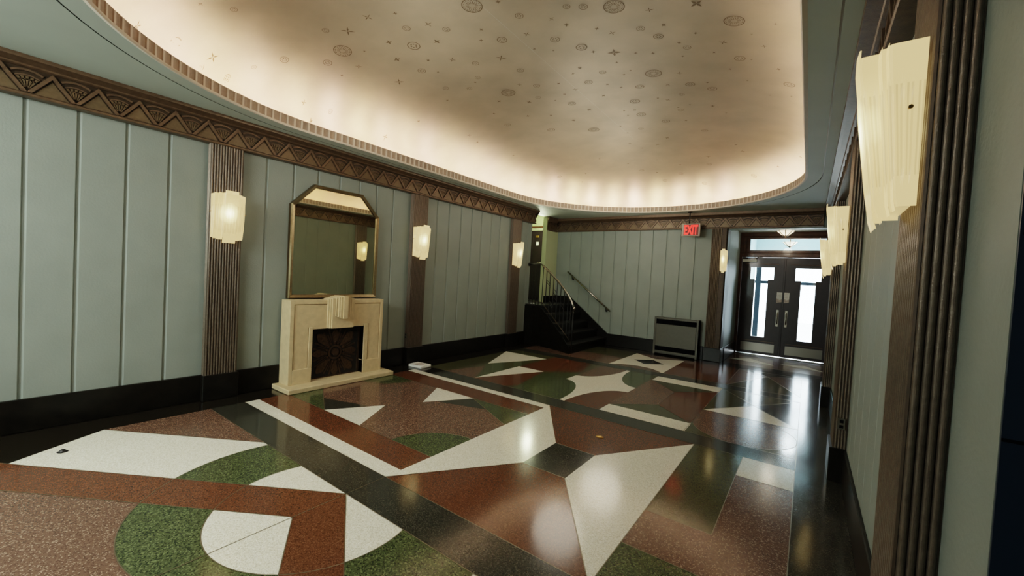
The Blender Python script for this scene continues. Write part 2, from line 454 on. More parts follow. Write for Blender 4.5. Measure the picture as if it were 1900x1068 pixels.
JL = [.371-.313*2, .371-.313, .371, .690, 1.02, 1.351, 2.301, 2.628, 2.953, 3.271, 3.583, 3.884, 4.199, 5.166, 5.471, 5.793, 6.105, 6.404, 6.721, 7.02, 7.86, 8.12]
wall_run('wall_left', LX, Y0, WE, 0, CZ+.3, 1, JL, label='long sage green wall of vertical grooved panels behind the fireplace')
JE = [-5.221+.313*k for k in range(11)]
wall_run('wall_end', EY, -5.62, PX-.012, 0, CZ+.3, -1, JE, axis='x', back=.24, label='sage green panelled end wall behind the stairs and heater')
JR = [j+.0 for j in JL if j > 2.2 and j < 9]
wall_run('wall_right', RX, OY, 9.9, 0, CZ+.3, -1, [2.3, 2.62, 2.94, 3.26, 3.58, 3.9, 4.2, 5.13, 5.45, 5.77, 6.09, 6.41, 6.73, 7.03, 7.9, 8.2, 8.5, 8.8, 9.1, 9.4], gw=.022, gd=.006, label='sage green wall along the right side of the hall')
g = MB(); g.box(LX-.12, 2.2, Y0-.12, Y0, 0, CZ+.3); struct(g.build('wall_back', M['wall']), 'sage green wall behind the camera', 'wall')
g = MB(); g.box(-2.2, 2.0, -1.12, -1.0, 0, CZ+.3); struct(g.build('wall_shading_partition', M['wall']), 'unseen partition added behind the camera to shade the right wall', 'wall')  # added out of view to keep lobby light off the right side
# header over the passage and passage walls
g = MB(); g.box(PX, RX, EY, EY+.16, 2.84, CZ+.3)
struct(g.build('wall_header', M['wall']), 'wall above the entrance passage opening', 'wall')
g = MB(); g.box(PX-.1, PX, EY+.24, 12.0, 0, 3.2); struct(g.build('wall_passage_left', M['wall']), 'green side wall of the entrance passage, left of the doors', 'wall')
g = MB(); g.box(PR, PR+.1, 9.9, 12.0, 0, 3.2); g.box(RX+.12, PR+.1, 9.8, 9.9, 0, 3.2); struct(g.build('wall_passage_right', M['wall']), 'green side wall of the entrance passage, right of the doors', 'wall')
g = MB(); g.box(PX-.1, PR+.1, EY+.16, 12.0, 3.0, 3.1); struct(g.build('ceiling_passage', M['ceil']), 'low pale ceiling of the entrance passage', 'ceiling')
# opening beside the camera on the right: dark recess
g = MB()
g.box(RX+.13, 1.9, OY+.001, OY+.12, 0, CZ+.3)
struct(g.build('wall_recess', M['wall']), 'short return wall beside the dark opening at the right edge', 'wall')
g = MB(); g.box(2.0, 2.12, Y0, OY+.12, 0, CZ+.3); struct(g.build('wall_far_right', M['lift']), 'dark wall inside the opening at the right edge', 'wall')

# upper hall behind the left wall, reached by the stairs
g = MB()
g.box(-8.0, -5.62, 10.0, 10.12, 0, 3.6)          # back
g.box(-8.12, -8.0, 7.3, 10.12, 0, 3.6)           # far left
g.box(-8.0, LX-.12, 7.2, 7.3, 0, 3.6)           # near
struct(g.build('wall_upper_hall', M['hall_wall']), 'pale green walls of the upper hall beyond the stairs', 'wall')
g = MB(); g.box(-8.0, -5.7, 7.3, 10.0, 3.42, 3.5)
struct(g.build('ceiling_upper_hall', M['hall_wall']), 'ceiling of the upper hall beyond the stairs', 'ceiling')
g = MB(); g.box(-5.74, -5.62, 9.16, 10.0, 0, 3.6)
struct(g.build('wall_stair_pier', M['hall_wall']), 'narrow green pier, coloured paler to stand for light, between the dark upper doorway and the end wall', 'wall')

# ------------------------------------------------------------------ ceiling with stadium opening
CX, YA, YB, RR = -2.578, 2.61, 6.85, 2.455
def stad(r, n=48, cx=CX, ya=YA, yb=YB):
    """n segments per half circle, 12 per straight; returns closed list"""
    out = []
    for i in range(n+1): a = PI*i/n; out.append((cx+r*math.cos(a), yb+r*math.sin(a)))
    for i in range(1, 12): out.append((cx-r, yb+(ya-yb)*i/12))
    for i in range(n+1): a = PI+PI*i/n; out.append((cx+r*math.cos(a), ya+r*math.sin(a)))
    for i in range(1, 12): out.append((cx+r, ya+(yb-ya)*i/12))
    return out
def ring_faces(g, A, B, za, zb, m, smooth=False):
    n = len(A)
    a = [g.vt((x, y, za)) for x, y in A]; b = [g.vt((x, y, zb)) for x, y in B]
    for i in range(n):
        j = (i+1) % n
        g.f.append([a[i], a[j], b[j], b[i]]); g.m.append(m); g.sm.append(smooth)
g = MB()
S0 = stad(RR+.02); S1 = stad(2.630); S2 = stad(2.642)
ring_faces(g, S0, S1, CZ, CZ, 0); ring_faces(g, S1, S1, CZ, CZ+.018, 1); ring_faces(g, S1, S2, CZ+.018, CZ+.018, 1); ring_faces(g, S2, S2, CZ+.018, CZ, 1)
# outer rectangle sampled radially
bx0, bx1, by0, by1 = LX-.02, 2.1, Y0-.02, EY+.02
def tobox(p):
    cx, cy = CX, min(max(p[1], YA), YB)
    dx, dy = p[0]-cx, p[1]-cy
    t = 1e9
    if dx > 1e-9: t = min(t, (bx1-cx)/dx)
    if dx < -1e-9: t = min(t, (bx0-cx)/dx)
    if dy > 1e-9: t = min(t, (by1-cy)/dy)
    if dy < -1e-9: t = min(t, (by0-cy)/dy)
    return (cx+dx*t, cy+dy*t)
S3 = [tobox(p) for p in S2]
ring_faces(g, S2, S3, CZ, CZ, 0)
for cxn in ((bx0, by0), (bx0, by1), (bx1, by0), (bx1, by1)):   # fill the corners
    on = [i for i in range(len(S3))]
    k = min(on, key=lambda i: (S3[i][0]-cxn[0])**2+(S3[i][1]-cxn[1])**2)
    for i, j in ((k, (k+1) % len(S3)), ((k-1) % len(S3), k)):
        a, b = S3[i], S3[j]
        if abs(a[0]-b[0]) > 1e-6 and abs(a[1]-b[1]) > 1e-6:
            g.face([(a[0], a[1], CZ), (b[0], b[1], CZ), (cxn[0], cxn[1], CZ)], 0)
# roof slab above everything so that no sky leaks in
g.box(LX-.1, 2.2, Y0-.1, EY+.1, 4.4, 4.5, 0)
g.box(-5.72, LX, WE, EY, CZ, CZ+.05, 0)
ceiling = struct(g.build('ceiling', [M['ceil'], M['groove']], normals=False), 'flat pale sage ceiling around the oval recess, with a thin groove', 'ceiling')

# outer walls of the roof void (hidden, keeps daylight out)
# dome
ZB, H, NE, R0 = 3.30, .75, 2.4, 2.72
def zd(x, y):
    yy = min(max(y, YA), YB); r = math.hypot(x-CX, y-yy); t = min(r/R0, 1.)
    return ZB+H*(1-t**NE)**(1/NE)
g = MB()
def cc_ring(r): return stad(r, n=36)
rs = [R0*math.sin(PI/2*(1-k/26)) for k in range(26)] + [.001]
prev = None
for r in rs:
    P_ = cc_ring(max(r, .001)); t = min(r/R0, 1.); z = ZB+H*(1-t**NE)**(1/NE)
    cur = [g.vt((x, y, z)) for x, y in P_]
    if prev:
        n = len(cur)
        for i in range(n):
            j = (i+1) % n
            g.f.append([prev[i], prev[j], cur[j], cur[i]]); g.m.append(0); g.sm.append(True)
    prev = cur
# trough behind the rim that carries the lamps
ring_faces(g, stad(RR+.02, 36), stad(R0, 36), CZ+.012, CZ+.012, 0); ring_faces(g, stad(R0, 36), stad(R0, 36), CZ+.012, ZB, 0)
STARS = [('C',-2.65,2.79,0.098),('d',-2.41,2.87,0.02),('x',-2.12,3.32,0.028),('c',-2.36,3.13,0.041),('x',-3.6,2.35,0.043),('d',-3.34,2.47,0.019),('x',-3.2,2.76,0.038),('c',-3.43,2.68,0.041),('c',-3.11,2.92,0.039),('x',-3.93,2.35,0.057),('c',-4.08,2.2,0.034),('d',-3.76,2.72,0.029),('c',-3.6,2.92,0.07),('d',-3.34,3.01,0.032),('d',-2.81,3.11,0.018),('d',-2.93,3.25,0.019),('c',-2.74,3.36,0.054),('x',-2.46,3.41,0.035),('c',-2.26,3.63,0.05),('C',-4.25,2.49,0.094),('d',-4.09,2.65,0.014),('d',-2.54,3.67,0.016),('d',-2.38,3.8,0.013),('d',-3.94,2.97,0.034),('d',-3.68,3.2,0.02),('x',-3.45,3.35,0.041),('x',-2.96,3.63,0.052),('c',-3.28,3.56,0.041),('c',-4.53,2.48,0.048),('x',-4.36,2.76,0.036),('c',-3.9,3.3,0.048),('d',-3.77,3.44,0.016),('c',-2.93,3.97,0.043),('c',-3.47,3.82,0.034),('d',-3.57,3.89,0.016),('x',-4.28,3.27,0.056),('d',-4.62,2.71,0.016),('x',-3.14,4.25,0.031),('c',-2.97,4.39,0.045),('C',-3.39,4.35,0.094),('d',-2.7,4.48,0.017),('c',-3.13,4.68,0.037),('d',-2.98,4.88,0.017),('d',-3.31,4.73,0.03),('d',-3.64,4.47,0.026),('c',-3.96,3.76,0.038),('c',-3.73,3.96,0.035),('d',-4.16,3.99,0.018),('d',-3.93,4.72,0.02),('d',-3.58,5.1,0.025),('d',-3.28,5.28,0.025),('c',-4.0,5.16,0.048),('c',-3.56,5.76,0.062),('x',-5.17,2.55,0.027),('c',-5.16,2.89,0.026),('d',-5.28,2.7,0.017),('x',-5.21,3.78,0.033),('C',-1.54,3.42,0.093),('c',-1.91,3.23,0.034),('c',-1.78,3.3,0.041),('x',-1.28,3.58,0.034),('X',-0.9,3.62,0.047),('d',-2.04,3.47,0.024),('d',-1.81,3.66,0.02),('x',-1.71,3.79,0.034),('c',-1.44,3.83,0.04),('d',-1.23,3.85,0.021),('c',-1.33,4.02,0.048),('d',-1.0,4.07,0.019),('C',-0.66,3.94,0.083),('x',-0.36,4.0,0.018),('x',-0.55,4.17,0.013),('x',-0.8,4.29,0.035),('x',-0.47,4.39,0.024),('d',-1.18,4.2,0.018),('c',-1.13,4.31,0.038),('c',-2.09,3.89,0.06),('d',-2.02,4.03,0.022),('X',-1.83,4.14,0.057),('d',-1.63,4.24,0.016),('d',-1.47,4.31,0.018),('d',-1.21,4.47,0.015),('d',-0.91,4.47,0.015),('c',-0.7,4.63,0.051),('d',-0.6,4.66,0.01),('d',-1.88,4.34,0.016),('d',-2.3,4.27,0.025),('d',-2.43,4.35,0.016),('c',-2.11,4.48,0.041),('d',-1.91,4.64,0.017),('d',-1.81,4.58,0.014),('C',-1.6,4.75,0.092),('x',-1.33,4.84,0.032),('d',-0.82,4.86,0.014),('d',-0.38,4.85,0.02),('c',-2.36,4.63,0.05),('d',-2.7,4.48,0.019),('d',-2.18,4.79,0.02),('d',-2.06,4.94,0.019),('c',-1.85,5.02,0.052),('x',-1.53,5.09,0.031),('c',-1.29,5.16,0.054),('d',-1.1,5.16,0.017),('c',-1.08,5.34,0.053),('x',-2.59,4.72,0.035),('d',-2.78,4.78,0.02),('d',-2.35,5.06,0.025),('c',-1.45,5.42,0.035),('c',-2.83,5.08,0.056),('d',-1.75,5.43,0.017),('x',-1.65,5.53,0.034),('c',-2.05,5.41,0.067),('d',-1.43,5.77,0.015),('d',-1.59,5.82,0.016),('c',-1.58,5.92,0.042),('d',-1.17,5.88,0.026),('d',-2.71,5.39,0.031),('d',-2.15,5.69,0.023),('d',-2.29,5.65,0.017),('d',-2.3,5.83,0.017),('c',-2.12,5.88,0.065),('d',-3.08,5.62,0.029),('d',-2.55,6.18,0.025),('c',-1.88,6.27,0.058),('d',-1.61,6.34,0.02),('C',-2.98,6.13,0.087),('c',-2.31,6.43,0.042),('d',-2.56,6.52,0.022),('c',-1.45,6.84,0.046),('d',-2.06,7.01,0.032),('d',-2.71,7.04,0.026),('c',-0.3,5.2,0.054),('d',-0.5,5.55,0.014),('d',-0.29,5.51,0.011),('d',-0.69,5.16,0.011),('d',-1.05,6.16,0.013),('x',-4.63,0.9,0.026),('C',-4.8,1.19,0.044),('x',-4.92,1.52,0.044),('c',-4.99,1.44,0.029),('c',-5.08,1.7,0.028),('x',-5.15,1.82,0.018),('x',-4.38,1.25,0.021),('c',-4.32,1.48,0.029),('c',-4.95,1.9,0.023)]
def sten(pts):
    g.face([(x, y, zd(x, y)-.0035) for x, y in pts], 1)
def cross(x, y, s, slim=.16, rot=.6, m=4):
    for k in range(m):
        a = rot+k*2*PI/m
        c, d = math.cos(a), math.sin(a)
        sten([(x, y), (x+.35*s*c-slim*s*d, y+.35*s*d+slim*s*c), (x+s*c, y+s*d), (x+.35*s*c+slim*s*d, y+.35*s*d-slim*s*c)])
def ringm(x, y, r, w, n=20, dash=False):
    for k in range(n):
        if dash and k % 2: continue
        a, b = 2*PI*k/n, 2*PI*(k+1)/n
        sten([(x+r*math.cos(a), y+r*math.sin(a)), (x+r*math.cos(b), y+r*math.sin(b)), (x+(r-w)*math.cos(b), y+(r-w)*math.sin(b)), (x+(r-w)*math.cos(a), y+(r-w)*math.sin(a))])
for _ in range(150):
    x = random.uniform(CX-2.4, CX+2.4); y = random.uniform(.1, 9.2)
    if any((x-s[1])**2+(y-s[2])**2 < .06 for s in STARS): continue
    if (2.2 < y < 7.0 and x > -4.6) : continue
    yy = min(max(y, YA), YB)
    if math.hypot(x-CX, y-yy) > 2.5: continue
    t = random.choice('ddddxxcccC'); STARS.append((t, x, y, {'d': .02, 'x': .036, 'c': .045, 'C': .09}[t]))
for t, x, y, s in STARS:
    rot = random.uniform(0, 1.5)
    if t == 'd': cross(x, y, s*1.25, .26, rot)
    elif t == 'x': cross(x, y, s*1.2, .13, rot)
    elif t == 'X': cross(x, y, s*1.3, .2, rot)
    elif t == 'c': ringm(x, y, s, s*.13); ringm(x, y, s*.55, s*.22, 12, True)
    else:
        ringm(x, y, s, s*.09, 28); ringm(x, y, s*.82, s*.07, 36, True)
        for k in range(16):
            a = 2*PI*k/16; c, d = math.cos(a), math.sin(a)
            sten([(x+.28*s*c-.02*s*d, y+.28*s*d+.02*s*c), (x+.62*s*c-.035*s*d, y+.62*s*d+.035*s*c), (x+.62*s*c+.035*s*d, y+.62*s*d-.035*s*c), (x+.28*s*c+.02*s*d, y+.28*s*d-.02*s*c)])
dome = g.build('dome', [M['dome'], M['stencil']], ceiling, normals=False)
dome['label'] = 'shallow silvery taupe vault stencilled with stars and rosettes'

# fluted rim
def fluted_rim():
    g = MB(); per = []
    NF = 275
    tot = 2*(YB-YA)+2*PI*RR
    def at(s, r):
        s %= tot
        if s < PI*RR: a = s/RR; return (CX+r*math.cos(a), YB+r*math.sin(a))
        s -= PI*RR
        if s < YB-YA: return (CX-r, YB-s)
        s -= YB-YA
        if s < PI*RR: a = PI+s/RR; return (CX+r*math.cos(a), YA+r*math.sin(a))
        s -= PI*RR
        return (CX+r, YA+s)
    z0, z1 = CZ+.018, CZ+.122
    fr = (0, .22, .22, .40, .61, .82, 1.0)
    dp = (0, 0, .010, .016, .016, .016, .010)
    pts = []
    for k in range(NF):
        for q, (a, d) in enumerate(((0, 0), (.24, 0), (.30, .010), (.5, .016), (.80, .014), (.97, .006))):
            pts.append((k+a, d, 1 if q == 0 else 0))
    n = len(pts)
    lo = [g.vt((*at(tot*p[0]/NF, RR+p[1]), z0)) for p in pts]; hi = [g.vt((*at(tot*p[0]/NF, RR+p[1]), z1)) for p in pts]
    for i in range(n):
        j = (i+1) % n
        g.f.append([lo[i], lo[j], hi[j], hi[i]]); g.m.append(1 if pts[i][2] else 0); g.sm.append(False)
    S = lambda r: [at(tot*p[0]/NF, r) for p in pts[::3]]
    ring_faces(g, S(RR), S(RR+.03), z1, z1, 1)
    ring_faces(g, S(RR+.03), S(RR+.03), z1, z0, 0)
    for (ra, za, rb, zb) in ((RR+.02, CZ, RR-.006, CZ-.006), (RR-.006, CZ-.006, RR-.014, CZ+.004), (RR-.014, CZ+.004, RR-.012, CZ+.018), (RR-.012, CZ+.018, RR+.02, CZ+.019)):
        ring_faces(g, S(ra), S(rb), za, zb, 2)
    return g.build('fluted_rim', [M['rim'], M['rim_lite'], M['rim_lite']], ceiling, normals=False)
fluted_rim()['label'] = 'fluted taupe rim running round the oval recess'

# ------------------------------------------------------------------ friezes
def frieze(name, P, length, phase, z0=FZ, label='', per=.2845, ends=True):
    """P(s, d, z): s along the wall, d out from the wall"""
    g = MB(); g.T = lambda p: P(*p)
    # cross-section extruded: (d, z, mat)
    zc = z0-FZ
    prof = [(0, 2.885), (.098, 2.885), (.105, 2.893), (.105, 2.905), (.095, 2.915), (.075, 2.918), (.075, 3.118), (.095, 3.124), (.108, 3.130), (.115, 3.140), (.130, 3.146), (.160, 3.158), (.185, 3.166), (.19, 3.180), (.185, 3.199), (.0, 3.199)]
    if z0 < FZ: prof[-3:] = [(.19, 3.180), (.19, 3.199-z0+FZ), (.0, 3.199-z0+FZ)]
    prof = [(d, z+zc) for d, z in prof]
    mt = [0]*len(prof); mt[5] = 1
    for i in range(len(prof)-1):
        a, b = prof[i], prof[i+1]
        g.face([(0, *a), (length, *a), (length, *b), (0, *b)], mt[i])
    for s in (0, length):
        for i in range(1, len(prof)-2): g.face([(s, *prof[0]), (s, *prof[i]), (s, *prof[i+1])], 0)
        g.face([(s, *prof[0]), (s, *prof[-2]), (s, *prof[-1])], 0)
    zb, zt = 2.920+zc, 3.117+zc
    k0 = -2; n = int(length/per)+4
    F0 = .075
    def clampface(pts, m):
        # clip to 0..length in s
        def clip(pts, lim, sgn):
            out = []
            for i in range(len(pts)):
                a, b = pts[i], pts[(i+1) % len(pts)]
                ia, ib = sgn*(a[0]-lim) >= 0, sgn*(b[0]-lim) >= 0
                if ia: out.append(a)
                if ia != ib:
                    t = (lim-a[0])/(b[0]-a[0]); out.append(tuple(a[q]+(b[q]-a[q])*t for q in range(3)))
            return out
        p = clip(pts, 0, 1)
        if len(p) > 2: p = clip(p, length, -1)
        if len(p) > 2: g.face(p, m)
    def slab(poly, d, m, m2=None):
        """poly in (s,z), raised to F0+d, with side walls"""
        clampface([(s, F0+d, z) for s, z in poly], m)
        for a, b in zip(poly, poly[1:]+poly[:1]):
            clampface([(a[0], F0, a[1]), (b[0], F0, b[1]), (b[0], F0+d, b[1]), (a[0], F0+d, a[1])], m if m2 is None else m2)
    for k in range(k0, n):
        c = phase+k*per; h = per/2; w = .030
        # chevron bars
        for sg in (1, -1):
            A = (c, zt); B = (c, zt-.045); C = (c+sg*(h-.026), zb); D = (c+sg*(h+.004), zb)
            slab([A, D, C, B], .022, 0)
        # inner triangle field
        slab([(c, zt-.062), (c+(h-.040), zb), (c-(h-.040), zb)], .006, 2)
        # fan between chevrons
        m = c+h
        for r, wd, dd in ((.178, .016, .012), (.135, .012, .010), (.098, .010, .012)):
            aa = [58+64*q/8 for q in range(9)]
            for q in range(8):
                a0, a1 = math.radians(aa[q]), math.radians(aa[q+1])
                slab([(m+r*math.cos(a0), zb+.012+r*math.sin(a0)), (m+r*math.cos(a1), zb+.012+r*math.sin(a1)), (m+(r-wd)*math.cos(a1), zb+.012+(r-wd)*math.sin(a1)), (m+(r-wd)*math.cos(a0), zb+.012+(r-wd)*math.sin(a0))], dd, 0)
        for a in (62, 76, 90, 104, 118):
            a0, a1 = math.radians(a-4.5), math.radians(a+4.5)
            slab([(m+.03*math.cos(a0), zb+.012+.03*math.sin(a0)), (m+.118*math.cos(a0), zb+.012+.118*math.sin(a0)), (m+.118*math.cos(a1), zb+.012+.118*math.sin(a1)), (m+.03*math.cos(a1), zb+.012+.03*math.sin(a1))], .012, 2)
    return struct(g.build(name, [M['bronze'], M['bronze_dark'], M['bronze_lite']], normals=False), label, 'frieze')
frieze('trim_1', lambda s, d, z: (LX+d, Y0+s, z), WE+.02-Y0, .513-Y0, label='bronze zigzag and fan frieze along the top of the left wall')
frieze('trim_2', lambda s, d, z: (RX-d, OY-.02+s, z), 9.76-OY+.02-.1, .12, label='bronze zigzag and fan frieze along the top of the right wall')
frieze('trim_3', lambda s, d, z: (-5.62+s, EY+.03-d, z), RX-.19+5.62, 5.62-1.529-.2845*16, z0=FZ-.025, label='bronze zigzag frieze across the end wall above the passage')
frieze('trim_4', lambda s, d, z: (-5.62+d*.35, 9.16+s, z), .48, .12, z0=FZ-.04, label='short frieze on the narrow pier beside the upper doorway')
# ------------------------------------------------------------------ baseboards
def baseb(name, boxes, label):
    g = MB()
    for b in boxes: g.box(*b, 0, b=0) if False else g.bbox(*b, 0, .006)
    return struct(g.build(name, M['black']), label, 'baseboard')
baseb('baseboard_left', [(LX, LX+.035, Y0, WE, .001, BB)], 'tall black marble baseboard of the left wall')
baseb('baseboard_right', [(RX-.02, RX, OY, 9.75, .001, BB)], 'tall black marble baseboard of the right wall')
baseb('baseboard_end', [(-4.02, -1.80, EY-.035, EY, .001, BB)], 'tall black marble baseboard of the end wall')
baseb('baseboard_passage', [(PX, PX+.03, 10.02, 11.6, .001, BB)], 'black marble baseboard in the entrance passage')

# ------------------------------------------------------------------ pilasters
def reeds(a0, a1, n, d):
    d *= .95
    """points across a reeded face from a0 to a1, reeds bulging outward by d"""
    out = []; w = (a1-a0)/n
    for k in range(n):
        for q in range(6):
            t = q/6; out.append((a0+w*(k+t), d*math.sin(PI*t)**.7 if 0 < t < 1 else 0))
    out.append((a1, 0)); return out
def pilaster(label, y0, y1, wallx, sg, depth, top=2.893):
    """local: x out of the wall, y along, z up"""
    t = thing('fluted_pilaster', label, 'pilaster', (wallx, (y0+y1)/2, 0), 0 if sg == 1 else PI, 'fluted pilasters between the wall panels')
    h = (y1-y0)/2
    near = -h if sg == 1 else h          # the face that looks back down the hall is y = -h (world)
    front = [(depth-.011+d, s) for s, d in reeds(-h+.006, h-.006, 12, .011)]
    sideA = [(s, -h-d+.008) for s, d in reeds(.004, depth-.012, 4, .010)]
    sideB = [(s, h+d-.008) for s, d in reeds(.004, depth-.012, 4, .010)]
    poly = [(0.001, -h+.008)] + sideA + front + sideB[::-1] + [(0.001, h-.008)]
    g = MB(); g.prism(poly, 'z', BB, top, 0, False, caps=False)
    n0 = 1+len(sideA)
    for k in range(len(front)-1):  # gaps between reeds coloured darker to imitate shade in them
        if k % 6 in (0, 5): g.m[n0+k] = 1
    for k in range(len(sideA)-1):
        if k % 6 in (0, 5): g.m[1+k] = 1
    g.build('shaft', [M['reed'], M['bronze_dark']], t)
    p = MB(); p.bbox(.001, depth+.018, -h-.012, h+.012, .001, BB, 0, .006)
    p.build('plinth', M['black'], t)
    return t
DL, DR = .085, .098
pilaster('reeded bronze pilaster on the left wall nearest the camera, left of the fireplace', 1.685, 2.015, LX, 1, DL)
pilaster('reeded bronze pilaster on the left wall just right of the fireplace', 4.55, 4.89, LX, 1, DL)
pilaster('reeded bronze pilaster on the left wall beside the staircase', 7.40, 7.74, LX, 1, DL)
pilaster('large reeded pilaster nearest the camera on the right wall', 1.62, 1.985, RX, -1, DR)
pilaster('second reeded pilaster on the right wall, with an outlet near its foot', 4.45, 4.82, RX, -1, DR)
pilaster('farthest reeded pilaster on the right wall, beside the entrance doors', 7.24, 7.60, RX, -1, DR)
# corner pilaster at the passage
t = thing('fluted_pilaster', 'wide reeded corner pilaster between the heater and the entrance passage', 'pilaster', (-1.6, EY, 0), 0, 'fluted pilasters between the wall panels')
g = MB()
fr = [(s, -.082-d) for s, d in reeds(-.165, .035, 7, .011)]
poly = [(-.165, .001)] + fr + [(.05, -.086), (.13, -.086), (.150, -.06), (.150, .25), (.1501, .001)][:3] + [(.150, -.001)]
g.prism(poly[:len(fr)+1], 'z', BB, 2.862, 0, False, caps=False)
for k in range(len(fr)-1):  # same darkened gaps, shade between reeds put into the colour
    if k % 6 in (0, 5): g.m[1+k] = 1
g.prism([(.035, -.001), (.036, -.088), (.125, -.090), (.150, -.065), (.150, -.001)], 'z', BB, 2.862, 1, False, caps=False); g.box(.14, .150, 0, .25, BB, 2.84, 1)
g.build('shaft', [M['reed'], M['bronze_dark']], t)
g = MB(); g.bbox(-.185, .165, -.105, -.001, .001, BB, 0, .01); g.bbox(.151, .165, -.001, .25, .001, BB, 0, .003)
g.build('plinth', M['black'], t)
def sub(loc):
    return lambda p: (p[0]-loc[0], p[1]-loc[1], p[2]-loc[2])
def mb(loc):
    g = MB(); g.T = sub(loc); return g

# ------------------------------------------------------------------ fireplace
FY = 3.2
loc = (LX, FY, 0)
t = thing('fireplace', 'pale travertine fireplace with a stepped keystone and cast iron screen, under the mirror', 'fireplace', loc)
fx, f0 = -5.222, -5.232
y0, y1, zt = 2.513, 3.893, 1.142
oy0, oy1, oz = 2.812, 3.575, .757
g = mb(loc)
xb = LX+.037
g.box(xb, f0, y0+.004, oy0, .062, zt-.004); g.box(xb, f0, oy1, y1-.004, .062, zt-.004); g.box(xb, f0, oy0, oy1, oz, zt-.004)
bv = .004
g.bbox(f0-.12, fx, y0, y0+.052, .062, zt, 0, bv); g.bbox(f0-.12, fx, y1-.05, y1, .062, zt, 0, bv)
g.bbox(f0-.12, fx, y0+.052, y1-.05, zt-.055, zt, 0, bv)
g.bbox(f0-.12, fx, y0+.052, oy0, .062, .25, 0, bv); g.bbox(f0-.12, fx, oy1, y1-.05, .062, .25, 0, bv)
g.bbox(f0-.12, fx, oy0-.05, oy0, .25, oz+.03, 0, bv); g.bbox(f0-.12, fx, oy1, oy1+.07, .25, oz+.03, 0, bv)
g.box(xb, f0-.05, y0, y1, .062, zt)if False else None
# dark incised lines next to the raised bands
g.box(f0, f0+.001, y0+.052, y0+.060, .25, zt-.055, 1); g.box(f0, f0+.001, y1-.058, y1-.05, .25, zt-.055, 1)
g.box(f0, f0+.001, y0+.052, y1-.05, zt-.063, zt-.055, 1)
g.box(f0, f0+.001, oy0-.058, oy0-.05, .25, oz+.03, 1); g.box(f0, f0+.001, oy1+.07, oy1+.078, .25, oz+.03, 1)
g.build('surround', [M['lime'], M['lime_in']], t)
g = mb(loc); g.bbox(LX+.037, -5.022, 2.43, 3.985, .001, .062, 0, .008); g.build('hearth', M['lime'], t)
g = mb(loc)
for hw, d, zb, zt_ in ((.200, .018, .762, 1.150), (.180, .036, .757, 1.158), (.158, .054, .757, 1.166), (.112, .072, .925, 1.174), (.088, .090, .912, 1.182), (.062, .106, .900, 1.190), (.034, .120, .888, 1.198)):
    g.bbox(-5.36, fx+d, FY-hw, FY+hw, zb, zt_, 0, .003)
for hw, d, zb, zt_ in ((.112, .072, .925, 1.174), (.062, .106, .900, 1.190)):
    g.box(-5.36, fx+d+.0005, FY-hw+.001, FY-hw+.006, zb+.01, zt_-.01, 1); g.box(-5.36, fx+d+.0005, FY+hw-.006, FY+hw-.001, zb+.01, zt_-.01, 1)
g.build('keystone', [M['lime'], M['lime_in']], t)
g = mb(loc)
sx = -5.325; cy, cz = FY-.005, .40
g.box(-5.38, sx-.012, oy0-.01, oy1+.01, .062, oz+.005, 1)
def rel(pts, d, m=0):
    a = [(sx-.012, y, z) for y, z in pts]; b = [(sx-.012+d, y, z) for y, z in pts]
    g.face(b, m)
    for i in range(len(pts)):
        j = (i+1) % len(pts); g.face([a[i], a[j], b[j], b[i]], m)
cl = lambda y, z: (min(max(y, oy0+.035), oy1-.035), min(max(z, .085), oz-.02))
for k in range(48):      # fine rays
    if k % 6 in (0,): continue
    a = 2*PI*k/48; b = a+.05
    r0, r1 = .15, .27 if k % 2 else .33
    rel([cl(cy+r0*math.cos(a), cz+r0*math.sin(a)), cl(cy+r1*math.cos(a), cz+r1*math.sin(a)), cl(cy+r1*math.cos(b+.02), cz+r1*math.sin(b+.02)), cl(cy+r0*math.cos(b), cz+r0*math.sin(b))], .008, 0)
for k in range(8):       # scalloped palmettes
    a = 2*PI*k/8+PI/8*0
    L_ = .31 if k % 2 == 0 else .36
    pts = [(cy+.13*math.cos(a-.10), cz+.13*math.sin(a-.10)), (cy+L_*.85*math.cos(a-.20), cz+L_*.85*math.sin(a-.20)), (cy+L_*math.cos(a-.08), cz+L_*math.sin(a-.08)), (cy+L_*1.05*math.cos(a), cz+L_*1.05*math.sin(a)), (cy+L_*math.cos(a+.08), cz+L_*math.sin(a+.08)), (cy+L_*.85*math.cos(a+.20), cz+L_*.85*math.sin(a+.20)), (cy+.13*math.cos(a+.10), cz+.13*math.sin(a+.10))]
    rel([cl(*p) for p in pts], .014, 2)
    for q in range(4):
        rr = .16+.04*q; c = (cy+rr*math.cos(a), cz+rr*math.sin(a))
        if oy0+.04 < c[0] < oy1-.04 and .09 < c[1] < oz-.03: rel(arc(c[0], c[1], .010, .010, 0, 360, 8)[:-1], .022, 2)
for (r0, r1, d, m) in ((.145, .115, .022, 2), (.10, .075, .016, 0)):
    for k in range(32):
        if k % 2 and r0 > .12: continue
        a, b = 2*PI*k/32, 2*PI*(k+1)/32
        rel([(cy+r1*math.cos(a), cz+r1*math.sin(a)), (cy+r0*math.cos(a), cz+r0*math.sin(a)), (cy+r0*math.cos(b), cz+r0*math.sin(b)), (cy+r1*math.cos(b), cz+r1*math.sin(b))], d, m)
rel(arc(cy, cz, .05, .05, 0, 360, 20)[:-1], .03, 0)
for a, b, c, d in ((oy0, oy0+.03, .065, oz), (oy1-.03, oy1, .065, oz), (oy0, oy1, oz-.018, oz), (oy0, oy1, .065, .08)): rel([(a, c), (b, c), (b, d), (a, d)], .012, 0)
g.build('fire_screen', [M['iron'], M['soot'], M['iron_lite']], t)

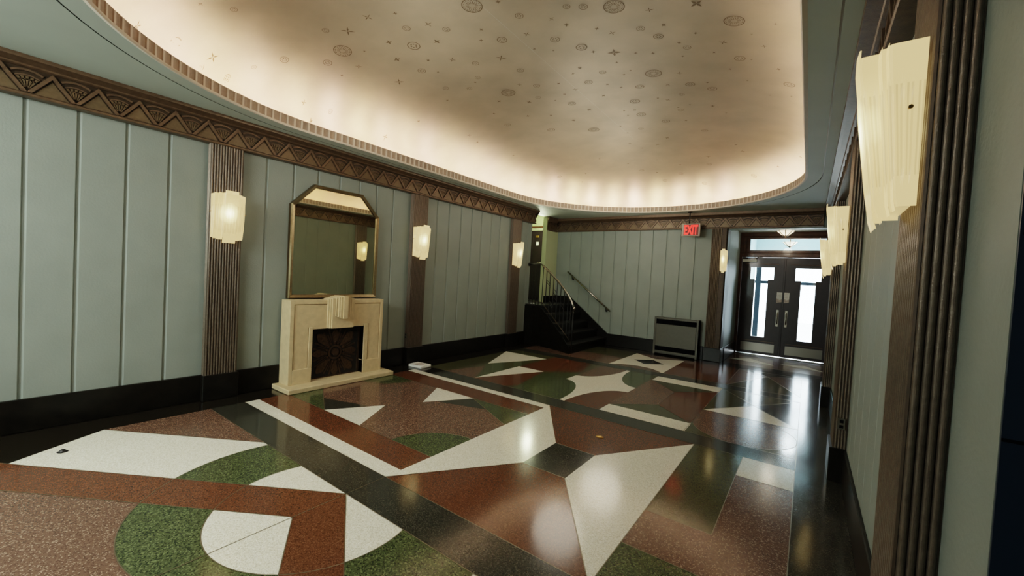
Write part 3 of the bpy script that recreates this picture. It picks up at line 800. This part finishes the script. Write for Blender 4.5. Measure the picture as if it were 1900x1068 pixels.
# ------------------------------------------------------------------ mirror
loc = (LX, FY+.04, 1.125)
t = thing('wall_mirror', 'tall mirror with clipped upper corners in a thin bronze frame above the fireplace', 'mirror', loc)
out = [(2.578, 1.150), (2.578, 2.378), (2.878, 2.684), (3.612, 2.684), (3.905, 2.382), (3.905, 1.150)]
def inset(poly, w):
    n = len(poly); res = []
    for i in range(n):
        a, b, c = Vector(poly[i-1]), Vector(poly[i]), Vector(poly[(i+1) % n])
        d1, d2 = (b-a).normalized(), (c-b).normalized()
        n1, n2 = Vector((d1.y, -d1.x)), Vector((d2.y, -d2.x))
        k = (n1+n2).normalized(); res.append(tuple(b+k*(w/max(.2, k.dot(n1)))))
    return res
i1 = inset(out, .012); i2 = inset(out, .046); i3 = inset(out, .052)
g = mb(loc); xs = [LX+.002, LX+.055, LX+.075, LX+.062, LX+.04]
rings = [(out, xs[0]), (out, xs[1]), (i1, xs[2]), (i2, xs[3]), (i3, xs[4])]
mts = [1, 0, 0, 1]
for (A, xa), (B_, xb_), m in zip(rings, rings[1:], mts):
    for k in range(6):
        j = (k+1) % 6; g.face([(xa, *A[k]), (xa, *A[j]), (xb_, *B_[j]), (xb_, *B_[k])], m)
g.build('frame', [M['gilt'], M['gilt_dark']], t)
g = mb(loc); g.prism(inset(out, .050), 'x', LX+.035, LX+.044, 0); g.build('mirror_glass', M['mirror'], t)

# ------------------------------------------------------------------ sconces
def shade_mesh():
    g = MB()
    key = [(-.156, .004), (-.156, .082), (-.150, .090), (-.114, .093), (-.114, .103), (-.072, .107), (-.070, .146), (-.062, .155), (0, .158)]
    key = key+[(-a, b) for a, b in key[:-1][::-1]]
    # resample
    pl = []
    for (a, b), (c, d) in zip(key, key[1:]):
        L_ = math.hypot(c-a, d-b); n = max(1, round(L_/.0055))
        nx, ny = -(d-b)/L_, (c-a)/L_
        for k in range(n): pl.append((a+(c-a)*k/n, b+(d-b)*k/n, nx, ny, n == 1))
    pl.append((key[-1][0], key[-1][1], 1, 0, False))
    def lim(s):
        s = abs(s)
        return (.288, -.290) if s < .0655 else (.262, -.256) if s < .1115 else (.255, -.247) if s < .148 else (.246, -.236)
    nv = 16; cols = []
    def pt(i, v, zt, zb):
        s, d, nx, ny, st = pl[i]
        fade = max(0., min(1., (v-.12)/.12))*max(0., min(1., (.80-v)/.15))
        rib = .0042*fade*(abs((i % 5)-2)-1)/1.0 if d > .03 else 0
        k = .56+.46*v
        if v > .94: k *= 1-.5*(v-.94)
        if v < .06: k *= 1-1.2*(.06-v)
        return (max(.003, (d-ny*rib)*k), (s-nx*rib)*(.975+.03*v), zb+(zt-zb)*v)
    for i in range(len(pl)-1):
        zt, zb = lim((pl[i][0]+pl[i+1][0])/2)
        for k in range(nv):
            v0, v1 = k/nv, (k+1)/nv
            rib = i % 5 in (0, 3) and .15 < v0 < .75
            g.face([pt(i, v0, zt, zb), pt(i+1, v0, zt, zb), pt(i+1, v1, zt, zb), pt(i, v1, zt, zb)], 1 if (rib or pl[i][4]) else 0)
    zt, zb = .236, -.222
    for i in range(len(pl)-1):
        a, b = pt(i, .0, zt, zb), pt(i+1, .0, zt, zb)
        g.face([(.003, a[1]*.97, a[2]), (.003, b[1]*.97, b[2]), (b[0]-.004, b[1]*.97, b[2]), (a[0]-.004, a[1]*.97, a[2])], 1)
    return g
def sconce(label, loc, rz, first=None, light=True):
    if first: return dup(first, loc, rz, label)
    t = thing('wall_sconce', label, 'wall light', loc, rz, 'frosted glass wall sconces on the pilasters')
    shade_mesh().build('glass_shade', [M['shade'], M['shade_step']], t, normals=False)
    g = MB(); g.bbox(.0005, .012, -.07, .07, -.12, .12, 0, .003); g.build('back_plate', M['brass'], t)
    for s in (-1, 1):
        g = MB(); g.tube([(.035, s*.148, .05), (.035, s*.168, .05), (.035, s*.180, .045)], [.003, .003, .006], 0, 8); g.build('thumb_screw', M['brass'], t)
    return t
SZ = 2.085
lx, rx = LX+DL+.002, RX-DR-.002
s0 = sconce('frosted glass sconce on the pilaster left of the fireplace', (lx, 1.853, SZ), 0)
s1 = sconce('frosted glass sconce on the pilaster just right of the mirror', (lx, 4.72, SZ), 0, s0)
s2 = sconce('frosted glass sconce on the left wall pilaster beside the staircase', (lx, 7.57, SZ), 0, s0)
s3 = sconce('large frosted sconce nearest the camera at the upper right', (rx, 1.80, SZ+.02), PI, s0)
s4 = sconce('frosted sconce on the second pilaster of the right wall', (rx, 4.635, SZ+.02), PI, s0)
s5 = sconce('farthest frosted sconce on the right wall, in front of the entrance doors', (rx, 7.42, SZ+.02), PI, s0)
s6 = sconce('narrow frosted sconce on the corner pilaster left of the entrance doors', (-1.495, EY-.088, 2.165), -PI/2, s0)
s6.scale = (.8, .42, .86)

# ------------------------------------------------------------------ staircase
SB = [(-5.5, 8.15), (-5.25, 8.15), (-5.0, 8.12), (-4.68, 8.05), (-4.33, 7.93), (-4.05, 7.79)]
def side_y(x):
    if x <= SB[0][0]: return SB[0][1]
    for (a, b), (c, d) in zip(SB, SB[1:]):
        if x <= c: return b+(d-b)*(x-a)/(c-a)
    return SB[-1][1]+(x-SB[-1][0])*-.3
loc = (-4.06, 8.8, 0)
t = thing('staircase', 'black marble staircase of five steps rising to the left beside the end wall', 'staircase', loc)
RXS = [-4.06, -4.31, -4.56, -4.81, -5.06]; RZ = .191
for k, x0 in enumerate(RXS[:-1]):
    x1 = RXS[k+1]; z = RZ*(k+1)
    g = mb(loc)
    n = 5; xs_ = [x0+.02-(x0+.02-x1)*i/n for i in range(n+1)]
    edge = [(x, side_y(x)+.03) for x in xs_]
    g.prism(edge+[(x1, EY-.03), (x0+.02, EY-.03)], 'z', z-.035, z, 0)
    edge = [(x, side_y(x)+.035) for x in [x0, (x0+x1)/2, x1]]
    g.prism(edge+[(x1, EY-.03), (x0, EY-.03)], 'z', .001, z-.035, 1)
    g.build('step', [M['step'], M['black']], t)
g = mb(loc)
xs_ = [-5.04, -5.15, -5.25, -5.4, -5.499]
g.prism([(x, side_y(x)+.02) for x in xs_]+[(-5.499, EY-.03), (-5.04, EY-.03)], 'z', .955-.035, .955, 0)
g.prism([(x, side_y(x)+.035) for x in [-5.06]+xs_[1:]]+[(-5.499, EY-.03), (-5.06, EY-.03)], 'z', .001, .92, 1)
g.build('landing', [M['step'], M['black']], t)
g = mb(loc)
pts = SB
for (a, b), (c, d) in zip(SB, SB[1:]):
    def top(x):
        if x < -5.06: return .93
        return max(.10, .93-(x+5.06)*.80)
    za, zc = top(a), top(c)
    for off in (0, .03):
        g.face([(a, b+off, .001), (c, d+off, .001), (c, d+off, zc), (a, b+off, za)], 0)
    g.face([(a, b, za), (c, d, zc), (c, d+.03, zc), (a, b+.03, za)], 0)
a, b = SB[-1]; g.face([(a, b, .001), (a, b+.03, .001), (a, b+.03, .12), (a, b, .12)], 0)
g.build('side_panel', M['black'], t)
g = mb(loc)
g.prism([(-4.03, .001), (-4.03, BB+.0), (-5.14, 1.145), (-5.615, 1.145), (-5.615, .001)], 'y', EY-.029, EY-.001, 0)
g.build('skirting', M['black'], t)
g = mb(loc); g.box(-5.619, -5.60, 9.17, EY-.03, .956, 1.13, 0); g.build('landing_skirting', M['black'], t)
g = MB(); g.box(-8.0, -5.5, 8.29, 10.0, .86, .955, 0); g.box(-8.0, -5.63, 7.3, 8.29, .86, .955, 0)
struct(g.build('floor_upper_hall', M['step']), 'dark floor of the upper hall beyond the stairs', 'floor')

# stair railing
loc = (-5.0, 8.08, 0)
t = thing('stair_railing', 'curved steel handrail on thin black balusters along the open side of the stairs', 'railing', loc)
hr = [(-5.47, 8.235, 1.905), (-5.25, 8.15, 1.918), (-5.06, 8.075, 1.928), (-4.87, 8.04, 1.80), (-4.68, 8.0, 1.66), (-4.5, 7.97, 1.525), (-4.35, 7.935, 1.39), (-4.22, 7.90, 1.26), (-4.10, 7.865, 1.115), (-4.02, 7.83, 1.0)]
g = mb(loc); g.tube(hr, .022, 0, 12)
g.build('handrail', M['steel'], t)
g = mb(loc); g.lathe([(.0, -.035), (.022, -.028), (.034, 0), (.022, .028), (0, .035)], (0, 0), 0, 14)
g.v = [(x+loc[0]-0, y, z) for x, y, z in g.v]
me_off = (-4.012, 7.825, .985)
g.v = [(x+loc[0]*0+0, y, z) for x, y, z in g.v]
g = MB(); prof = [(.001, -.036), (.022, -.028), (.034, 0), (.022, .028), (.001, .036)]
g.T = lambda p: (p[0]+me_off[0]-loc[0], p[1]+me_off[1]-loc[1], p[2]+me_off[2]); g.lathe(prof, (0, 0), 0, 14)
g.build('rail_end_knob', M['steel'], t)
g = mb(loc); g.tube([(-5.498, 8.245, 1.903), (-5.47, 8.235, 1.905)], [.045, .045], 0, 16); g.build('wall_flange', M['ironrail'], t)
def rail_z(x):
    for a, b in zip(hr, hr[1:]):
        if a[0] <= x <= b[0]: k = (x-a[0])/(b[0]-a[0]); return a[1]+(b[1]-a[1])*k, a[2]+(b[2]-a[2])*k
    return hr[-1][1], hr[-1][2]
def low_z(x): return 1.03 if x < -4.98 else 1.03-(x+4.98)*.86
g = mb(loc)
lowpts = [(x, rail_z(x)[0]+.01, low_z(x)) for x in (-5.47, -5.2, -4.98, -4.7, -4.4, -4.12)]
g.tube(lowpts, .009, 0, 6); g.build('bottom_rail', M['brasslite'], t)
g = mb(loc); g.tube([(-4.045, 7.86, .001), (-4.045, 7.86, 1.03)], .014, 0, 8); g.build('newel_post', M['ironrail'], t)
xb_ = [-5.42, -5.31, -5.20, -5.09, -4.98, -4.87, -4.76, -4.65, -4.54, -4.43, -4.32, -4.21, -4.12]
for x in xb_:
    y, z = rail_z(x); g = mb(loc)
    zb_ = low_z(x) if x > -4.98 else .956
    g.box(x-.007, x+.007, y+.004, y+.018, zb_, z-.012, 0); g.build('baluster', M['ironrail'], t)
for (xa, xc, f) in ((-5.31, -5.20, .45), (-4.87, -4.76, .28), (-4.87, -4.76, .34), (-4.76, -4.65, .72), (-4.76, -4.65, .80), (-4.65, -4.54, .3), (-4.65, -4.54, .4), (-4.65, -4.54, .5), (-4.65, -4.54, .6), (-4.43, -4.32, .4), (-4.43, -4.32, .48)):
    ya, za = rail_z(xa); yc, zc = rail_z(xc); g = mb(loc)
    A = (xa, ya+.011, za-(za-low_z(xa))*f); B_ = (xc, yc+.011, zc-(zc-low_z(xc))*f)
    g.tube([A, B_], .006, 0, 6); g.build('cross_bar', M['ironrail'], t)

loc = (-4.57, EY, 1.3)
t = thing('wall_handrail', 'straight steel handrail on two brackets fixed to the end wall above the stairs', 'handrail', loc)
g = mb(loc); g.tube([(-5.215, EY-.085, 1.800), (-3.965, EY-.085, .855)], .021, 0, 12); g.build('rail', M['steel'], t)
for x in (-5.08, -4.09):
    z = 1.80-(x+5.215)*.756; g = mb(loc)
    g.tube([(x, EY-.002, z-.09), (x, EY-.05, z-.085), (x, EY-.085, z-.022)], .011, 0, 8); g.tube([(x, EY-.001, z-.09), (x, EY-.012, z-.09)], .032, 0, 14); g.build('bracket', M['ironrail'], t)

# upper doorway and things in the upper hall
g = MB(); g.bbox(-7.0, -6.05, 9.95, 9.999, .956, 2.95, 0, .01); g.box(-6.9, -6.55, 9.94, 9.95, 1.15, 2.75, 0); g.box(-6.5, -6.15, 9.94, 9.95, 1.15, 2.0, 0)
g.box(-7.2, -5.75, 9.93, 9.999, 3.02, 3.07, 1)
struct(g.build('door_3', [M['wood_dark'], M['wood']]), 'dark brown door at the head of the stairs', 'door')
g = MB(); g.bbox(-6.425, -6.345, 9.925, 9.939, 2.52, 2.62, 0, .003); tag(g.build('door_sign', M['white']), 'tiny white sign on the dark door at the head of the stairs', 'sign')
g = MB(); g.bbox(-6.45, -6.35, 9.92, 9.939, 2.74, 2.80, 0, .006); tag(g.build('door_knocker', M['brass']), 'small brass fitting above the white sign on the dark upper door', 'knocker')
g = MB(); g.bbox(-5.49, -5.40, 8.32, 8.42, .956, .972, 0, .004); tag(g.build('paper_scrap', M['white']), 'small white scrap lying on the stair landing by the wall', 'paper')

# ------------------------------------------------------------------ heater
loc = (-2.345, EY, 0)
t = thing('heater_cabinet', 'grey enamelled floor heater with black slots standing against the end wall', 'heater', loc)
hx0, hx1, hy = -2.815, -1.868, 9.515
g = mb(loc)
g.bbox(hx0, hx1, hy+.012, EY-.036, .03, .853, 0, .006)
for a, b, c, d in ((hx0, hx0+.045, .005, .858), (hx1-.045, hx1, .005, .858)): g.bbox(a, b, hy, EY-.036, c, d, 0, .005)
g.bbox(hx0+.045, hx1-.045, hy, hy+.03, .812, .858, 0, .004); g.bbox(hx0+.045, hx1-.045, hy, hy+.03, .20, .705, 0, .004); g.bbox(hx0+.045, hx1-.045, hy, hy+.03, .045, .098, 0, .004)
g.build('cabinet', M['heater'], t)
for a, b in ((.705, .812), (.098, .20)):
    g = mb(loc); g.box(hx0+.045, hx1-.045, hy+.009, hy+.0115, a, b, 0)
    for k in range(30):
        x = hx0+.06+k*.0285; g.box(x, x+.006, hy+.003, hy+.009, a+.006, b-.006, 0)
    g.build('grille', M['slot'], t)

# ------------------------------------------------------------------ EXIT sign
sy = 9.42; sx0, sx1, sz0, sz1 = -2.325, -1.945, 2.672, 2.945
loc = ((sx0+sx1)/2, sy, (sz0+sz1)/2)
t = thing('exit_sign', 'lit red EXIT sign in a pale housing hung in front of the end wall frieze', 'sign', loc)
g = mb(loc); g.bbox(sx0, sx1, sy-.025, sy+.035, sz0, sz1, 0, .008); g.build('housing', M['sign_box'], t)
g = mb(loc); g.box(sx0+.045, sx1-.035, sy-.0275, sy-.024, sz0+.02, sz1-.022, 0); g.build('face_panel', M['sign_face'], t)
cu = bpy.data.curves.new('exit_text', 'FONT'); cu.body = 'EXIT'; cu.size = .26; cu.extrude = .002; cu.align_x = 'CENTER'; cu.align_y = 'CENTER'; cu.offset = .006
tmp = bpy.data.objects.new('tmp', cu); col.objects.link(tmp)
bpy.context.view_layer.update()
me = bpy.data.meshes.new_from_object(tmp.evaluated_get(bpy.context.evaluated_depsgraph_get()))
bpy.data.objects.remove(tmp)
xs_ = [v.co.x for v in me.vertices]; ys_ = [v.co.y for v in me.vertices]
w_, h_ = max(xs_)-min(xs_), max(ys_)-min(ys_); mx_, my_ = (max(xs_)+min(xs_))/2, (max(ys_)+min(ys_))/2
for v in me.vertices:
    x, y, z = v.co; v.co = ((x-mx_)/w_*.275+.004, -.0285-z, (y-my_)/h_*.205)
me.materials.clear(); me.materials.append(M['sign_red'])
o = bpy.data.objects.new('exit_lettering', me); col.objects.link(o); o.parent = t; o['label'] = 'glowing red letters EXIT'
g = mb(loc); g.tube([(-2.18, sy+.01, sz1-.004), (-2.18, sy+.01, CZ-.001)], .012, 0, 8); g.tube([(-2.18, sy+.01, CZ-.02), (-2.18, sy+.01, CZ-.001)], .045, 0, 14); g.build('hanger_rod', M['ironrail'], t)

# ------------------------------------------------------------------ entrance doors
cxd = -.485
def leaf(name, x0, x1, mir, label):
    f = (lambda a, b: (2*cxd-b, 2*cxd-a)) if mir else (lambda a, b: (a, b))
    g = MB(); yb0, yb1 = 11.675, 11.725
    def B(a, b, z0, z1, y0_=yb0, y1_=yb1, m=0, bv=.0):
        a, b = f(a, b)
        (g.bbox(a, b, y0_, y1_, z0, z1, m, bv) if bv else g.box(a, b, y0_, y1_, z0, z1, m))
    B(-1.385, -1.185, .022, 2.385); B(-.70, -.4875, .022, 2.385); B(-1.185, -.70, 2.145, 2.385); B(-1.185, -.70, .022, .45)
    B(-1.185, -1.09, .45, 1.855); B(-.815, -.70, .45, 1.855)
    # beads round the T shaped light, and a raised lip above it
    for a, b, z0, z1 in ((-1.20, -.685, 2.145, 2.16), (-1.20, -1.185, 1.84, 2.145), (-.70, -.685, 1.84, 2.145), (-1.20, -1.09, 1.84, 1.855), (-.815, -.685, 1.84, 1.855), (-1.105, -1.09, .435, 1.84), (-.815, -.80, .435, 1.84), (-1.105, -.80, .435, .45)):
        B(a, b, z0, z1, yb0-.012, yb0, 0)
    B(-1.30, -.60, 2.215, 2.235, yb0-.014, yb0, 1, .003)
    B(-1.30, -.60, .335, .350, yb0-.01, yb0, 1)
    o = struct(g.build(name, [M['wood_dark'], M['wood']]), label, 'door')  # leaves take the darker mahogany, backlit shade put into the colour
    h = MB()
    for a, b, z0, z1 in ((-1.185, -.70, 1.855, 2.145), (-1.09, -.815, .45, 1.855)):
        a, b = f(a, b); h.box(a, b, 11.698, 11.702, z0, z1)
    h.build('door_glass', M['glass'], o)
    h = MB(); a, b = f(-1.305, -.592); h.bbox(a, b, 11.668, 11.6745, .088, .296, 0, .002); h.build('kick_plate', M['kick'], o)['label'] = 'brushed steel kick plate'
    h = MB(); a, b = f(-.600, -.545); h.bbox(a, b, 11.668, 11.6745, .74, 1.14, 0, .002); a, b = f(-.578, -.567)
    h.tube([((a+b)/2, 11.67, .80), ((a+b)/2, 11.62, .82), ((a+b)/2, 11.62, 1.06), ((a+b)/2, 11.67, 1.08)], .010, 0, 8); h.build('pull_handle', M['steel'], o)
    return o
d1 = leaf('door_1', -1.385, -.49, False, 'left leaf of the dark wooden entrance doors with T shaped glass')
d2 = leaf('door_2', -.48, .41, True, 'right leaf of the dark wooden entrance doors with T shaped glass')
g = MB(); g.bbox(-1.375, -1.07, 11.60, 11.66, 2.268, 2.340, 0, .006); g.box(-1.30, -1.15, 11.66, 11.675, 2.28, 2.33, 0)
g.build('door_closer', M['white'], d1)
g = MB(); g.tube([(-1.10, 11.62, 2.36), (-1.02, 11.58, 2.395), (-.95, 11.66, 2.40)], .008, 0, 6); g.tube([(-1.10, 11.62, 2.33), (-1.10, 11.62, 2.37)], .012, 0, 8); g.build('closer_arm', M['steel'], d1)
g = MB()
for a, b in ((PX+.002, -1.388), (.418, PR-.002)): g.bbox(a, b, 11.62, 11.75, .001, 2.998, 0, .006)
g.bbox(-1.388, .418, 11.62, 11.75, 2.39, 2.50, 0, .006); g.bbox(-1.388, .418, 11.60, 11.63, 2.405, 2.43, 0, .004); g.bbox(-1.388, .418, 11.605, 11.63, 2.47, 2.49, 0, .004)
g.bbox(-1.388, .418, 11.63, 11.75, 2.90, 2.998, 0, .006)
for a, b in ((-1.388, -1.235), (.265, .418)): g.bbox(a, b, 11.64, 11.74, 2.50, 2.90, 0, .006)
g.bbox(-1.235, .265, 11.64, 11.74, 2.50, 2.565, 0, .006); g.bbox(-1.235, .265, 11.64, 11.74, 2.838, 2.90, 0, .006)
for a, b, c, d in ((-1.30, .33, 2.87, 2.89), (-1.30, .33, 2.515, 2.53), (-1.31, -1.29, 2.51, 2.89), (.32, .34, 2.51, 2.89)): g.bbox(a, b, 11.625, 11.645, c, d, 0, .003)
struct(g.build('trim_6', M['wood']), 'mahogany frame with stepped mouldings round the entrance doors and transom', 'door frame')
g = MB(); g.box(-1.235, .265, 11.690, 11.694, 2.565, 2.838, 0)
struct(g.build('window_1', M['glass']), 'clear transom window above the entrance doors', 'window')
g = MB(); g.bbox(PX+.05, PR-.05, 11.60, 11.80, .0015, .012, 0, .003); struct(g.build('trim_7', M['steel']), 'steel threshold under the entrance doors', 'threshold')
g = MB(); g.box(PX-.1, PR+.1, 11.72, 12.0, 3.0, 3.6)
struct(g.build('wall_over_doors', M['wall']), 'wall above the transom', 'wall')
for x0, x1, lb in ((-.612, -.497, 'white printed notice taped to the left entrance door near the meeting edge'), (-.474, -.362, 'white printed notice taped to the right entrance door near the meeting edge')):
    g = MB(); g.box(x0, x1, 11.672, 11.6745, 1.345, 1.562, 0)
    g.face([(x0, 11.6715, 1.31), (x1, 11.6715, 1.33), (x1, 11.6715, 1.40), (x0+.06, 11.6715, 1.38), (x0, 11.6715, 1.42)], 1)
    for k in range(5): g.box(x0+.015, x1-.02, 11.671, 11.672, 1.52-.028*k, 1.526-.028*k, 1)
    tag(g.build('paper_notice', [M['white'], M['newsprint']]), lb, 'notice', 'paper notices on the entrance doors')

g = MB(); g.bbox(-.505, -.465, 11.66, 11.69, .022, 2.385, 0, .004); g.build('meeting_strip', M['wood_dark'], d1)
# passage lamp (and its twin in the vestibule)
def bowl_lamp(loc, label, zc):
    t = thing('ceiling_lamp', label, 'ceiling lamp', loc, 0, 'bowl ceiling lamps at the entrance')
    g = MB(); g.lathe([(.168, -.070), (.160, -.078), (.12, -.115), (.08, -.148), (.045, -.172), (.012, -.185)], (0, 0), 0, 28); g.build('glass_bowl', M['bowl'], t)
    g = MB()
    for k in range(8):
        a = 2*PI*k/8; g.tube([(r*math.cos(a), r*math.sin(a), z) for r, z in ((.172, -.070), (.124, -.117), (.083, -.151), (.047, -.176))], .0075, 0, 6)
    g.lathe([(.05, -.176), (.045, -.19), (.018, -.205), (.008, -.225), (.001, -.24)], (0, 0), 0, 14)
    g.build('rib_cage', M['lamp_metal'], t)
    g = MB(); g.lathe([(.001, zc), (.06, zc), (.055, zc-.015), (.012, zc-.03), (.012, -.08), (.001, -.08)], (0, 0), 0, 16); g.build('ceiling_rose', M['lamp_metal'], t)
    return t
bowl_lamp((-.49, 10.9, 3.0), 'small ribbed glass bowl lamp on the passage ceiling before the doors', -.001)
bowl_lamp((-.47, 13.0, 2.96), 'bowl lamp in the bright vestibule, seen through the transom', .439)

# ------------------------------------------------------------------ vestibule and street
g = MB()
g.box(PX-.15, -1.345, 12.0, 14.4, 0, 3.5); g.box(PR+.02, PR+.15, 12.0, 14.4, 0, 3.5)
g.box(PX-.1, PR+.1, 14.28, 14.4, 2.62, 3.5)
struct(g.build('wall_vestibule', M['vest']), 'pale blue plaster walls of the vestibule beyond the doors', 'wall')
g = MB(); g.box(PX-.15, PR+.15, 11.9, 14.4, 3.4, 3.5); struct(g.build('ceiling_vestibule', M['vest']), 'pale vestibule ceiling', 'ceiling')
g = MB(); g.box(-6, 6, 12.2, 26, -.12, -.004); struct(g.build('floor_outside', M['pave']), 'pale paving outside the entrance', 'floor')
t = thing('outer_doorway', 'dark steel outer doorway frame seen through the glass of the entrance doors', 'doorway', (-.485, 14.2, 0))
lc = (-.485, 14.2, 0)
g = mb(lc)
for a, b in ((-1.30, -1.165), (-.56, -.42), (.38, .49)): g.bbox(a, b, 14.16, 14.26, .001, 2.615, 0, .006)
g.bbox(PX, PR, 14.17, 14.25, 1.79, 1.88, 0, .005); g.bbox(PX, PR, 14.17, 14.25, 2.52, 2.619, 0, .005)
g.build('frame', M['vest_dark'], t)

# ------------------------------------------------------------------ small things
t = thing('newspaper_stack', 'small stack of printed papers on the floor at the pilaster right of the fireplace', 'papers', (-5.2, 4.655, 0))
for k, (dx, r) in enumerate(((0, .06), (.004, .0), (-.004, .10))):
    g = MB(); c, s = math.cos(r), math.sin(r)
    g.T = lambda p, c=c, s=s: (p[0]*c-p[1]*s, p[0]*s+p[1]*c, p[2])
    g.bbox(-.145+dx, .155+dx, -.115, .115, .0025+k*.013, .015+k*.013, 0, .003)
    if k == 2: g.face([(-.10, -.07, .0423), (.02, -.09, .0423), (.09, .03, .0423), (-.03, .08, .0423)], 1)
    g.build('newspaper', [M['white'], M['newsprint']], t)
g = MB(); g.lathe([(.001, .010), (.020, .009), (.034, .006), (.038, .0022)], (0, 0), 0, 20)
o = g.build('floor_plate', M['brass']); o.location = (-1.64, 3.94, .0006); o.scale = (1.1, .9, 1); tag(o, 'small round brass plate set in the red terrazzo', 'floor plate')
g = MB(); g.lathe([(.001, .022), (.012, .020), (.020, .012), (.024, .004), (.034, .0022)], (0, 0), 0, 16)
o = g.build('floor_bolt', M['ironrail']); o.location = (-4.735, .545, .0008); tag(o, 'dark metal stub sticking up from the white floor triangle at the left', 'bolt')
def outlet(loc, label):
    t = thing('wall_outlet', label, 'outlet', loc)
    g = MB(); g.bbox(-.026, .026, -.006, 0, -.048, .048, 0, .002); g.build('cover_plate', M['heater'], t)
    g = MB()
    for z in (-.022, .022): g.bbox(-.013, .013, -.008, -.006, z-.013, z+.013, 0, .001)
    g.build('socket', M['slot'], t)
outlet((-5.452, 4.545, .492), 'small outlet on the side of the pilaster right of the fireplace')
outlet((.293, 4.438, .507), 'grey outlet low on the second right wall pilaster')

# dark door at the right edge
g = MB(); g.box(RX+.001, 1.9, 1.2825, 1.289, 0, 3.2, 0); g.box(RX+.001, 1.9, 1.281, 1.2826, 1.315, 1.322, 1)
struct(g.build('door_4', [M['lift'], M['slot']]), 'dark navy panelled door at the right edge of the photo', 'door')
t = thing('indicator_sign', 'tiny glowing red sign at the right edge beside the dark door', 'sign', (.358, 1.2815, 1.752))
g = MB(); g.bbox(-.013, .06, -.003, -.0, -.012, .012, 0, .001); g.build('sign_case', M['slot'], t)
g = MB()
for k in range(3): g.box(-.010+k*.02, .002+k*.02, -.0045, -.003, -.008, .008, 0); g.box(-.006+k*.02, -.002+k*.02, -.0050, -.0044, -.003, .003, 1)
g.build('sign_lettering', [M['sign_red'], M['slot']], t)

# ------------------------------------------------------------------ lights
def lamp(name, kind, loc, energy, colr, size=.1, rot=None, size_y=None, spread=None):
    l = bpy.data.lights.new(name, kind); l.energy = energy; l.color = colr
    if kind == 'AREA':
        l.size = size
        if size_y: l.shape = 'RECTANGLE'; l.size_y = size_y
        if spread: l.spread = spread
    else: l.shadow_soft_size = size
    o = bpy.data.objects.new(name, l); col.objects.link(o); o.location = loc
    if rot: o.rotation_euler = rot
    return o
tot = 2*(YB-YA)+2*PI*2.53; NL = 56
for k in range(NL):
    s = tot*k/NL; r = 2.53
    if s < PI*r: a = s/r; p = (CX+r*math.cos(a), YB+r*math.sin(a))
    elif s < PI*r+YB-YA: p = (CX-r, YB-(s-PI*r))
    elif s < 2*PI*r+YB-YA: a = PI+(s-PI*r-(YB-YA))/r; p = (CX+r*math.cos(a), YA+r*math.sin(a))
    else: p = (CX+r, YA+(s-2*PI*r-(YB-YA)))
    cc_ = [(1, .76, .52), (1, .72, .57), (1, .79, .49), (1, .70, .62)][k % 4]
    lamp('cove_bulb', 'POINT', (p[0], p[1], CZ+.060), E_COVE*(1.1 if k % 2 else .9), cc_, .03)
# bulbs beyond the hall, then unseen fill lights added inside it
lamp('passage_bulb', 'POINT', (-.49, 10.9, 2.6), 3., (1, .85, .65), .1)
lamp('vestibule_bulb', 'POINT', (-.2, 13.2, 2.5), 26, (.9, .97, 1), .15)
lamp('upper_hall_bulb', 'POINT', (-5.95, 9.3, 2.9), 22, (.95, 1, .66), .1)
for y_ in (2.9, 6.3, 8.1): lamp('hall_fill', 'POINT', (-3.3, y_, 2.8), E_FILL, (1, .90, .74), .2 if y_ < 3 else .42)  # fill added to brighten walls and far end, no fixture here
# daylight from the lobby window behind the camera
lamp('lobby_daylight', 'AREA', (-4.0, Y0+.06, 1.45), E_BACK, (.86, .97, 1), 2.8, (PI/2+.28, 0, PI), 2.7)
lamp('lobby_top_fill', 'AREA', (-3.3, -1.7, 3.2), E_TOP, (1, .97, .9), 2.6, (.75, 0, 0), 1.2)  # unseen fill added overhead to brighten the floor, not a real fixture
lamp('street_daylight', 'AREA', (-.485, 14.6, 1.6), E_DOOR, (.70, .86, 1), 1.9, (PI/2, 0, 0), 2.4)
pt = lamp('sky_portal', 'AREA', (-.485, 14.45, 1.35), 1, (1, 1, 1), 2.2, (PI/2, 0, 0), 2.7); pt.data.cycles.is_portal = True

w = bpy.data.worlds.new('sky'); sc.world = w; w.use_nodes = True
bg = w.node_tree.nodes['Background']; bg.inputs['Color'].default_value = (.80, .91, 1, 1); bg.inputs['Strength'].default_value = 9.

# ------------------------------------------------------------------ camera
cam = bpy.data.cameras.new('camera'); co = bpy.data.objects.new('camera', cam); col.objects.link(co); sc.camera = co
cam.sensor_width = 36; cam.sensor_fit = 'HORIZONTAL'; cam.lens = 36*758.2/1900; cam.clip_start = .02
Rm = Matrix(((.80748351, -.06176063, .58664811), (.58730633, -.00880824, -.80931681), (.05515125, .99805212, .0291599)))
co.matrix_world = Matrix.Translation((0, 0, 1.6)) @ Rm.to_4x4()

sc.view_settings.view_transform = VT
sc.view_settings.look = LOOK
sc.view_settings.exposure = EXPO
sc.cycles.max_bounces = 8; sc.cycles.diffuse_bounces = 4; sc.cycles.glossy_bounces = 4; sc.cycles.transparent_max_bounces = 12
sc.cycles.sample_clamp_indirect = 6; sc.cycles.caustics_reflective = False; sc.cycles.caustics_refractive = False
sc.cycles.use_light_tree = True
try: sc.cycles.use_denoising = True
except Exception: pass
